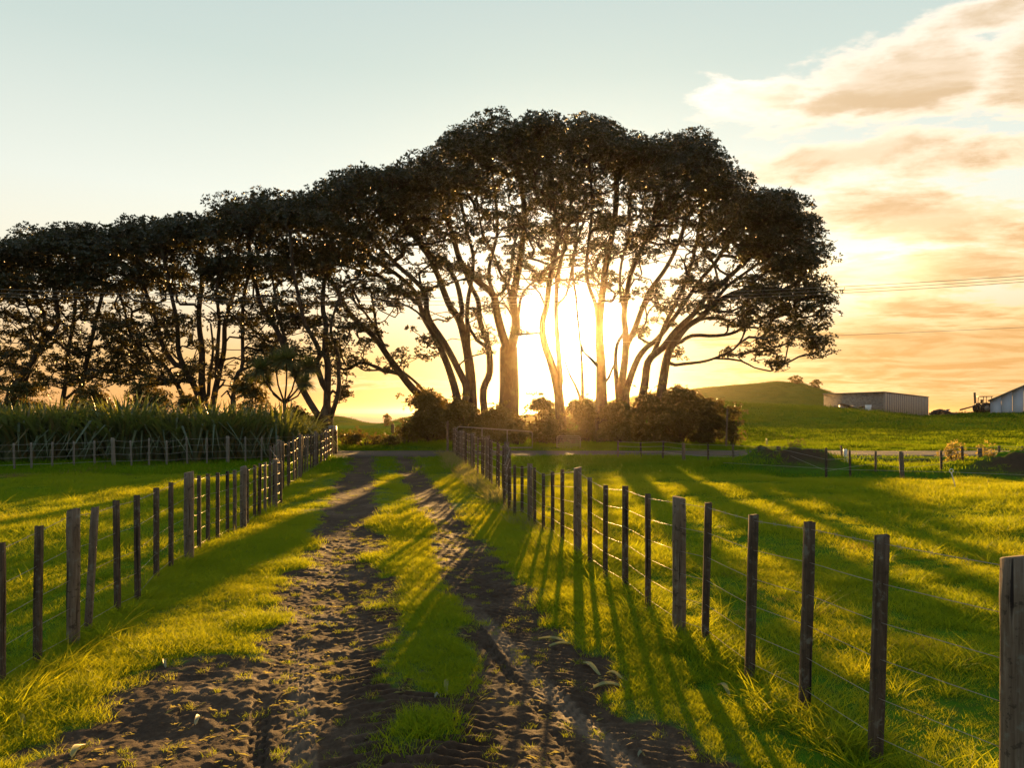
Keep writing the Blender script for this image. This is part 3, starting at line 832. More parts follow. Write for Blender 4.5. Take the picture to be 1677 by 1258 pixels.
# roadside fence across the right paddock
ROADF = []
for px_, top, bot, big in ((1012, 722, 748, 0), (1050, 724, 750, 0), (1085, 722, 753, 0), (1120, 726, 757, 1), (1160, 727, 760, 0), (1202, 728, 763, 0), (1243, 731, 769, 0), (1275, 731, 766, 1), (1353, 734, 781, 0), (1393, 737, 774, 0), (1434, 739, 772, 0), (1478, 740, 777, 1), (1542, 738, 777, 0), (1577, 731, 774, 0), (1605, 734, 773, 1), (1637, 730, 772, 0), (1675, 731, 772, 0), (1720, 731, 771, 1), (1770, 731, 771, 0)):
    y = CAM_H * F / (bot - HY); y = float(np.clip(y, 21.8, 29.5)); x = (px_ - CX) / F * y
    h = CAM_H + (HY - top) / F * y - ground_at(x, y)
    ROADF.append([x, y, h, .065 if big else .03, random.uniform(-.06, .06), 'post' if big else 'batten'])
build_fence(ROADF, 'uneven post fence beside the road behind the right paddock', 3, [.4, .7, .95], barb_top=False)

def small_post(px, top, bot, w, m, label, cat='post', lean=0, name='marker_post', Y=None, square=True, group=None):
    y = Y or CAM_H * F / (bot - HY); x = (px - CX) / F * y; gz = ground_at(x, y)
    h = CAM_H + (HY - top) / F * y - gz
    return obj(name, round_post(name, w / F * y / 2, h, int(px), (lean, 0), square), MATS[m], None, label, cat, loc=(x, y, gz), group=group)
small_post(1386, 736, 766, 5, 'white_plastic', 'short thick white post beside the road fence', lean=-.08)
small_post(1381, 730, 764, 2.6, 'weathered_post', 'thin pale stake leaning against the thick white post', 'stake', lean=-.12, name='stake')
small_post(1281, 752, 767, 2.5, 'white_plastic', 'small white stake on the dark mound beside the road fence', 'stake', lean=-.1, name='stake')
small_post(1256, 719, 741, 2.5, 'insulator_yellow', 'yellow marker stake on the grass just beyond the road', 'stake', Y=38, name='marker_stake')
small_post(1507, 739, 750, 2.6, 'dark_batten', 'stubby dark post standing alone on the far road edge', 'post', Y=36.5)
small_post(1189, 671, 740, 3, 'weathered_post', 'tall pale bare pole standing beside the dark bush', 'pole', lean=.03, name='bare_pole', Y=38, square=False)
small_post(643, 695, 714, 5, 'dark_batten', 'single dark post in the sunlit field seen through the tree gap', 'post', Y=70, square=True)
small_post(548, 699, 746, 8, 'dark_batten', 'dark gatepost at the far end of the left fence carrying a pale box', 'post', Y=32.4, name='gatepost')
small_post(733, 690, 742, 3.4, 'weathered_post', 'thin upright stake at the far end of the right fence', 'stake', Y=32.2, name='stake')
# pale letter box on the gatepost
x, y, z = pt(545, 704, 32.25)
lb = MB().box((0, 0, 0), (.34, .26, .10)); lb.cyl((0, 0, .05), (1, 0, 0), .128, .336, 14)
root = empty('letterbox', (x, y - .05, z), 'small pale letterbox on top of the far left gatepost', 'letterbox')
obj('box', lb.mesh('letterbox_body', True), MATS['gate_steel'], root)
obj('flap', MB().box((0, -.158, .0), (.26, .012, .07)).mesh('flap'), MATS['dark_batten'], root)
# pigtail standard with a ring top in the right paddock
x, y, z = pt(1566, 806, 17.5); gz = ground_at(x, y)
root = empty('pigtail_standard', (x, y, gz), 'white pigtail electric fence standard leaning in the right paddock', 'fence standard')
topx = (1558 - 1566) / F * 17.5
obj('stem', MB().tube([(0, 0, -.1), (topx * .5, 0, .16), (topx, 0, .36)], .010, 6).mesh('stem', True), MATS['white_plastic'], root)
obj('ring', MB().tube([(topx + .045 * math.cos(a), 0, .40 + .045 * math.sin(a)) for a in np.linspace(-1.4, 4.6, 16)], .010, 6).mesh('ring', True), MATS['white_plastic'], root)
w = MB().tube([(-4.6, 3.4, .36), (-2, 1.4, .32), (topx, 0, .37), (3, -.8, .30), (7, -1.6, .34)], .004, 4)
obj('electric_line', w.mesh('electric_line'), MATS['galvanised_wire'], root)

# gates
def pipe_gate(name, x0, x1, y0, y1, ztop0, ztop1, zb, bars, uprights, label, r=.022):
    root = empty(name, (x0, y0, ground_at(x0, y0)), label, 'gate')
    g0 = ground_at(x0, y0)
    def q(t, z): return (t * (x1 - x0), t * (y1 - y0), z - g0)
    zt = lambda t: ztop0 + (ztop1 - ztop0) * t
    L_ = math.hypot(x1 - x0, y1 - y0); c = .12 / L_
    fr = MB().tube([q(0, zb), q(0, zt(0) - .12), q(c * .3, zt(0) - .035), q(c, zt(0)), q(1 - c, zt(1)), q(1 - c * .3, zt(1) - .035), q(1, zt(1) - .12), q(1, zb), q(0, zb)], r, 8)
    obj('gate_frame', fr.mesh('gate_frame', True), MATS['gate_steel'], root)
    for i in range(bars):
        f = (i + 1) / (bars + 1); obj('rail', MB().tube([q(0, zb + (zt(0) - zb) * f), q(1, zb + (zt(1) - zb) * f)], r * .8, 6).mesh('rail', True), MATS['gate_steel'], root)
    for i in range(uprights):
        t = (i + 1) / (uprights + 1); obj('upright', MB().tube([q(t, zb), q(t, zt(t))], r * .8, 6).mesh('upright', True), MATS['gate_steel'], root)
    return root
a = pt(748, 700, 31.0); b = pt(872, 709, 35.9)
pipe_gate('pipe_gate', pt(748, 0, 36.3)[0], pt(872, 0, 36.3)[0], 36.3, 36.6, pt(0, 699, 36.3)[2], pt(0, 707, 36.5)[2], .12, 0, 2, 'long thin pipe gate with two uprights in front of the thick trunks', .026)
pipe_gate('barred_gate', pt(912, 0, 37)[0], pt(950, 0, 37)[0], 37, 36.7, pt(0, 714, 37)[2], pt(0, 714, 37)[2], .12, 5, 0, 'small barred gate glowing under the sun between trunks', .016)

# ------------------------------------------------------------------ power lines
def cable(p, q, sag, name, parent, r=.012):
    P = []
    for i in range(49):
        t = i / 48; v = Vector(p).lerp(Vector(q), t); v.z -= sag * 4 * t * (1 - t); P.append(v)
    return obj(name, MB().tube(P, r, 5).mesh(name, True), MATS['power_cable'], parent)
root = empty('power_line', (0, 37, 0), 'thin power cables strung across in front of the tree tops', 'power line')
root.location = (0, 0, 0)
for dzp, dy_ in ((0, 0), (4, .5), (-5, -.4)):
    cable((-48, 37.5 + dy_, CAM_H + (675 - 433 - dzp) / F * 37.5), (52, 37.5 + dy_, CAM_H + (675 - 375 - dzp * .6) / F * 37.5), 2.74, 'cable', root)
cable((5, 37.2, CAM_H + (675 - 560) / F * 37), (52, 36, CAM_H + (675 - 478) / F * 36), .35, 'cable', root, .009)

# ------------------------------------------------------------------ trees
def catmull(P, n):
    P = [np.array(p, float) for p in P]
    if len(P) == 2: return [P[0] + (P[1] - P[0]) * t for t in np.linspace(0, 1, n)]
    Q = [2 * P[0] - P[1]] + P + [2 * P[-1] - P[-2]]; out = []
    m = len(P) - 1
    for s_ in np.linspace(0, m, n):
        i = min(int(s_), m - 1); t = s_ - i
        a, b, c, d = Q[i:i + 4]
        out.append(.5 * ((2 * b) + (-a + c) * t + (2 * a - 5 * b + 4 * c - d) * t * t + (-a + 3 * b - 3 * c + d) * t ** 3))
    return out
class Tree:
    def __init__(s, Y, limbs, sd=0):
        """limbs: (w0, w1, drift, [(px,py)...]) in pixels of the photo at depth Y; the first starts at the ground"""
        s.pos = []; s.par = []; s.rad = []; s.limb = []; s.px = []
        r = random.Random(sd); s.r = r; s.Y = Y; s.pads = []
        for li, (w0, w1, drift, P) in enumerate(limbs):
            if li == 0: par = -1; d0 = Y
            else:
                d = [(q[0] - P[0][0]) ** 2 + (q[1] - P[0][1]) ** 2 for q in s.px]; par = int(np.argmin(d)); d0 = s.pos[par][1]
            L = sum(math.dist(P[i], P[i + 1]) for i in range(len(P) - 1)); n = max(3, int(L / 12))
            C_ = catmull([(*p, 0) for p in P], n)
            ph = r.uniform(0, 6)
            for i, c in enumerate(C_):
                if i == 0 and li > 0: continue
                t = i / (n - 1)
                dep = d0 + drift * t ** 1.3 + .25 * math.sin(t * 5 + ph) * t
                x, y, z = pt(c[0], c[1], dep)
                s.pos.append(np.array([x, y, z])); s.par.append(par); s.rad.append((w1 + (w0 - w1) * (1 - t) ** (2.4 if li == 0 else 1.3)) / F * dep / 2); s.limb.append(True); s.px.append((c[0], c[1]))
                par = len(s.pos) - 1
        # bury the foot and flare it
        x, y, z = s.pos[0]; gz = ground_at(x, y) - .4
        f = s.pos[0].copy(); f[2] = min(gz, z - .2)
        s.pos.append(f); s.par.append(-1); s.rad.append(s.rad[0] * 1.5); s.limb.append(True); s.px.append((-9999, -9999)); s.par[0] = len(s.pos) - 1
    def grow(s):
        nodes = np.array(s.pos); base_n = len(nodes)
        pads = sorted(s.pads, key=lambda p: min(np.linalg.norm(nodes - p[0], axis=1)))
        ok = np.array([p[0] > -9000 for p in s.px])
        r = s.r
        pos = list(s.pos); zmin = s.pos[0][2] + 1.0
        arr = np.zeros((base_n + len(pads) * 8, 3)); arr[:base_n] = nodes; cnt = base_n; good = np.zeros(len(arr), bool); good[:base_n] = ok & (nodes[:, 2] > zmin)
        tipn = []
        for (c, R) in pads:
            a = arr[:cnt]; d = np.linalg.norm(a - c, axis=1)
            cost = d + 1.1 * np.maximum(a[:, 2] - c[2] + .15, 0) + .25 * np.maximum(1.2 - d, 0)
            cost[~good[:cnt]] = 1e9
            i = int(np.argmin(cost)); p0 = arr[i]; L = float(d[i])
            if L < .25: tipn.append(i); continue
            pr = s.par[i]; dr = (p0 - arr[pr]) if pr >= 0 else np.array([0, 0, 1.]); dr = dr / (np.linalg.norm(dr) + 1e-6)
            c1 = p0 + dr * L * .42 + np.array([r.uniform(-.1, .1), r.uniform(-.1, .1), .05]) * L
            n = max(2, min(7, int(L / .55)))
            par = i
            for k in range(1, n + 1):
                t = k / n; q = p0 * (1 - t) ** 2 + c1 * 2 * t * (1 - t) + c * t * t
                if k < n: q = q + np.array([r.uniform(-1, 1), r.uniform(-1, 1), r.uniform(-1, 1)]) * .07
                s.pos.append(q); s.par.append(par); s.rad.append(0); s.limb.append(False); arr[cnt] = q; good[cnt] = True; par = cnt; cnt += 1
            tipn.append(par)
            for q_ in range(3):      # fine forking twigs inside the pad
                if cnt + 1 >= len(arr): break
                e = c + np.array([r.uniform(-1, 1), r.uniform(-1, 1), r.uniform(-.1, .8)]) * R * .8
                s.pos.append(e); s.par.append(par); s.rad.append(0); s.limb.append(False)
                arr = np.vstack([arr, np.zeros((1, 3))]) if cnt + 1 >= len(arr) else arr
                if len(good) < len(arr): good = np.append(good, False)
                arr[cnt] = e; good[cnt] = False; cnt += 1
        # pipe-model radii
        n = len(s.pos); g = 2.35; acc = np.zeros(n); kids = [[] for _ in range(n)]
        for i in range(n):
            if s.par[i] >= 0: kids[s.par[i]].append(i)
        order = []; st = [i for i in range(n) if s.par[i] < 0]
        while st:
            i = st.pop(); order.append(i); st += kids[i]
        for i in reversed(order):
            if not kids[i]: acc[i] = .016 ** g
            rr = acc[i] ** (1 / g)
            if s.limb[i]:
                rr = max(s.rad[i], min(rr, s.rad[i] * 1.1))
            s.rad[i] = rr
            if s.par[i] >= 0: acc[s.par[i]] += rr ** g if not s.limb[i] else 0
            if s.par[i] >= 0 and s.limb[i] and acc[s.par[i]] == 0: acc[s.par[i]] = 1e-9
        s.kids = kids
    def wood(s):
        a = MB(); b = MB(); kids = s.kids
        st = [(i, -1) for i in range(len(s.pos)) if s.par[i] < 0]
        while st:
            i, fr = st.pop(); chain = [fr, i] if fr >= 0 else [i]
            j = i
            while kids[j]:
                ks = sorted(kids[j], key=lambda q: -s.rad[q]); nx = ks[0]
                if not s.limb[nx] and s.limb[j] and len(chain) > 1: 
                    for q in ks: st.append((q, j))
                    break
                for q in ks[1:]: st.append((q, j))
                chain.append(nx); j = nx
            if len(chain) < 2: continue
            rad = [s.rad[q] for q in chain]
            if fr >= 0: rad[0] = min(rad[0] * .9, rad[1] * 1.25)
            mx = max(rad); limb = s.limb[chain[-1]]
            tgt = a if limb else b
            tgt.tube([s.pos[q] for q in chain], rad, 10 if mx > .12 else 6 if mx > .05 else 4 if mx > .025 else 3, False)
        return a.mesh('trunk', True), (b.mesh('branches', True) if b.v else None)

def leaf_cloud(pads, per, size, seed, shell=.5, flat=.6, rosette=7):
    """pads: (centre, radius); rosettes of small leaves on the outside of every pad"""
    r = np.random.default_rng(seed); Vs = []
    for (c, R) in pads:
        n = max(4, int(per * R * R / rosette * (1.6 if R < .7 else 1)))
        u = r.normal(size=(n, 3)); u /= np.linalg.norm(u, axis=1)[:, None]
        u[:, 2] = np.where(u[:, 2] < -.25, -u[:, 2], u[:, 2])
        rad = R * (shell + (1 - shell) * r.random(n) ** .5)
        p = c + u * rad[:, None] * np.array([1, 1, flat]) + r.normal(0, .05, (n, 3))
        ax = u * .7 + np.array([0, 0, .55]) + r.normal(0, .35, (n, 3)); ax /= np.linalg.norm(ax, axis=1)[:, None]
        t1 = np.cross(ax, r.normal(size=(n, 3))); t1 /= np.linalg.norm(t1, axis=1)[:, None]; t2 = np.cross(ax, t1)
        k = np.arange(rosette)
        a = (k[None] / rosette * 2 * PI + r.random((n, 1)) * 6 + r.normal(0, .25, (n, rosette)))
        d = t1[:, None] * np.cos(a)[..., None] + t2[:, None] * np.sin(a)[..., None] + ax[:, None] * r.uniform(.1, .9, (n, rosette))[..., None]
        d /= np.linalg.norm(d, axis=2)[..., None]
        sd = np.cross(d, ax[:, None] + r.normal(0, .4, (n, rosette, 3))); sd /= (np.linalg.norm(sd, axis=2)[..., None] + 1e-6)
        L = size * r.uniform(.7, 1.25, (n, rosette))[..., None]; w = L * .26
        b0 = p[:, None] + d * .02
        Vs.append(np.stack([b0, b0 + d * L * .5 + sd * w, b0 + d * L, b0 + d * L * .5 - sd * w], 2).reshape(-1, 3))
    V = np.concatenate(Vs); q = np.arange(len(V)).reshape(-1, 4)
    return V, q

# sky line of the joined crowns and the lower edge of their dense upper layer, in photograph pixels
TOPX = [-160, 0, 35, 60, 100, 140, 175, 210, 250, 300, 330, 370, 410, 440, 505, 520, 560, 590, 620, 690, 720, 760, 790, 820, 870, 905, 950, 1000, 1035, 1045, 1060, 1090, 1120, 1145, 1180, 1195, 1210, 1270, 1300, 1320, 1337, 1345, 1372]
TOPY = [385, 388, 384, 372, 376, 365, 372, 352, 354, 338, 342, 322, 330, 316, 322, 296, 284, 268, 263, 256, 238, 206, 200, 182, 190, 182, 179, 188, 206, 226, 218, 208, 220, 214, 248, 262, 300, 308, 322, 338, 372, 430, 500]
BOTX = [-160, 0, 100, 200, 300, 400, 480, 540, 600, 660, 720, 780, 840, 900, 960, 1020, 1080, 1140, 1200, 1240, 1290, 1372]
BOTY = [490, 490, 484, 476, 468, 468, 468, 440, 405, 380, 356, 344, 338, 328, 320, 333, 350, 368, 392, 415, 440, 525]
HOLES = [(760, 480, 26, 22), (925, 545, 66, 62), (865, 545, 30, 60), (655, 520, 34, 22), (650, 452, 16, 10), (585, 600, 26, 20), (720, 510, 16, 24), (1000, 620, 30, 20), (1065, 590, 26, 20), (1150, 620, 75, 22), (1185, 570, 14, 8), (640, 580, 20, 16), (600, 660, 50, 22),
         (375, 570, 16, 34), (335, 540, 14, 16), (180, 495, 18, 10), (700, 640, 16, 12), (1130, 600, 40, 14), (806, 560, 12, 26), (1305, 600, 40, 12), (960, 640, 24, 26), (815, 470, 8, 12), (1060, 500, 10, 12), (1010, 440, 9, 12), (960, 385, 8, 20), (1075, 455, 14, 8)]
def in_hole(px, py, g=1.0):
    return any(((px - a) / (c * g)) ** 2 + ((py - b) / (d * g)) ** 2 < 1 for a, b, c, d in HOLES)
pr = random.Random(77)
PADS = []
# patches of pasture that the low sun reaches: the crowns are open along these lines of sight to the sun
SUNLIT = [(560, 870), (500, 900), (440, 930), (380, 960), (300, 1000), (200, 1050), (100, 1100), (20, 1130), (20, 875), (150, 850), (250, 838), (330, 825), (0, 940), (1000, 850), (1040, 900), (1080, 950), (1060, 830),
          (1180, 880), (1250, 900), (1330, 930), (1100, 870), (1400, 900), (1480, 940), (1560, 960), (1640, 1000), (1640, 960), (1330, 1050), (1380, 1060), (1500, 1180), (1100, 1080), (1130, 1130), (1160, 1180), (1200, 1230),
          (1250, 1190), (1600, 1230), (1550, 805), (1650, 810), (1640, 870), (1450, 880), (1290, 1100), (1420, 960)]
SL = []
for a_, b_ in SUNLIT:
    y_ = CAM_H * F / (b_ - HY); SL.append(((a_ - CX) / F * y_, y_, 0.05))
SL = np.array(SL); SD = np.array(SUN_DIR)
def in_sun_path(c, R):
    v = np.asarray(c) - SL; t = v @ SD
    return bool((np.linalg.norm(v - t[:, None] * SD, axis=1) < R).any())
def tree_depth(px): return float(np.interp(px, [-160, 300, 520, 560, 700, 950, 1200, 1400], [44, 42.5, 40, 41, 43.5, 44.5, 44, 43]))
def half_depth(px, py):
    return float(np.interp(px, [-160, 400, 700, 950, 1200, 1372], [4.0, 4.2, 5.6, 6.5, 5.0, 2.0]))
def add_pad(px, py, R, dmul=1.0, chance=1.0):
    hd = half_depth(px, py) * dmul
    Y = tree_depth(px) + pr.uniform(-hd, hd)
    Rpx = R * F / Y
    if in_hole(px, py, 1.0 + .35 * Rpx / 40): return
    if pr.random() > chance: return
    b_ = float(np.interp(px, BOTX, BOTY)); t_ = float(np.interp(px, TOPX, TOPY)); q_ = (py - t_) / (b_ - t_ + 1)
    mod = float(.7 * vnoise(px, py, 1 / 26., 2) + .7 * vnoise(px, py, 1 / 11., 8))
    if mod < float(np.interp(q_, [0, .35, .8, 1.3], [-.6, -.40, -.24, -.10])): return
    x, y, z = pt(px, py, Y)
    if py > 500 and in_sun_path((x, y, z), R + .1): return
    PADS.append((np.array([x, y, z]), R, px, py))
# sky line pads: bumpy dome tops, several deep
x = -165.
while x < 1345:
    for k in range(4):
        R = pr.uniform(.7, 1.45); px = x + pr.uniform(-16, 16)
        t = float(np.interp(px, TOPX, TOPY)) + 48 * float(np.clip(vnoise(px, 0, 1 / 26., 3) + vnoise(px, 9, 1 / 12., 5) * .7, -.25, .6))
        add_pad(px, t + R * 17 + pr.uniform(0, 16) + (k > 0) * pr.uniform(4, 26), R, .75)
    x += 15
# body of the dense layer
for i in range(1150):
    px = pr.uniform(-165, 1345); t = float(np.interp(px, TOPX, TOPY)); b = float(np.interp(px, BOTX, BOTY))
    py = t + 24 + (b - t - 24) * pr.random()
    if pr.random() < .35 + .65 * (b - t) / 150: add_pad(px, py, pr.uniform(.75, 1.35))
# open layer between the limbs
for i in range(2500):
    px = pr.uniform(-165, 1330); b = float(np.interp(px, BOTX, BOTY))
    low = float(np.interp(px, [-165, 200, 400, 520, 560, 620, 700, 800, 900, 1000, 1100, 1200, 1330], [640, 632, 620, 600, 610, 560, 520, 505, 470, 480, 500, 540, 560]))
    py = b + (low - b) * pr.random() ** (1.25 if px > 560 else .9)
    add_pad(px, py, pr.uniform(.38, .8), .9, (.62 if px < 560 else .60) * (1 - .45 * min(1, max(0, (py - b) / 150.0))))
for i in range(1700):     # thin lace of twigs and small sprays
    px = pr.uniform(-165, 1345); b = float(np.interp(px, BOTX, BOTY)); t = float(np.interp(px, TOPX, TOPY))
    low = float(np.interp(px, [-165, 200, 400, 520, 560, 620, 700, 800, 900, 1000, 1100, 1200, 1330], [645, 640, 625, 600, 610, 560, 530, 520, 480, 495, 510, 545, 565]))
    py = t + 50 + (low - t - 50) * pr.random(); R = pr.uniform(.2, .42)
    if in_hole(px, py, 1.05): continue
    Y = tree_depth(px) + pr.uniform(-1, 1) * half_depth(px, py) * .9; x, y, z = pt(px, py, Y)
    if py > 500 and in_sun_path((x, y, z), R): continue
    PADS.append((np.array([x, y, z]), R, px, py))
# right hand skirt of foliage
for i in range(150):
    t = pr.random(); px = 1215 + 150 * pr.random() ** .8; e = float(np.interp(px, [1215, 1300, 1340, 1372], [380, 340, 400, 480])); lo = float(np.interp(px, [1215, 1260, 1310, 1350, 1372], [560, 572, 572, 580, 555]))
    py = e + 14 + (lo - e - 14) * pr.random()
    if px > 1345 and not (485 < py < 570 or 415 < py < 470): continue
    R = pr.uniform(.4, .85)
    if vnoise(px, py, 1 / 22., 14) < -.12: continue
    add_pad(px - 8, py, R, .8, .85)
# hanging sprays
for (cx_, cy_, sx, sy, n) in ((1215, 582, 45, 12, 16), (1262, 598, 26, 10, 11), (1340, 578, 16, 8, 6), (1105, 590, 18, 10, 5), (560, 640, 22, 22, 14), (580, 600, 26, 16, 8), (655, 590, 42, 26, 17), (600, 545, 30, 14, 8), (700, 560, 26, 18, 9), (640, 500, 40, 18, 10), (800, 560, 20, 30, 10), (850, 545, 12, 8, 3), (1090, 520, 26, 14, 7), (1050, 540, 14, 22, 7), (610, 470, 46, 18, 12), (1150, 500, 40, 22, 12),
                          (560, 590, 24, 16, 8), (490, 520, 40, 26, 12), (430, 560, 22, 22, 8), (200, 600, 60, 22, 16), (110, 620, 40, 20, 8), (30, 560, 36, 40, 14), (240, 625, 40, 14, 8), (385, 640, 16, 14, 5), (300, 620, 26, 14, 6)):
    for k in range(n):
        px = pr.gauss(cx_, sx * .6); py = pr.gauss(cy_, sy * .6); Y = tree_depth(px) + pr.uniform(-1.6, 1.6); R = pr.uniform(.28, .52)
        xx_, yy_, zz_ = pt(px, py, Y)
        if in_sun_path((xx_, yy_, zz_), R + .1): continue
        PADS.append((np.array([xx_, yy_, zz_]), R, px, py))

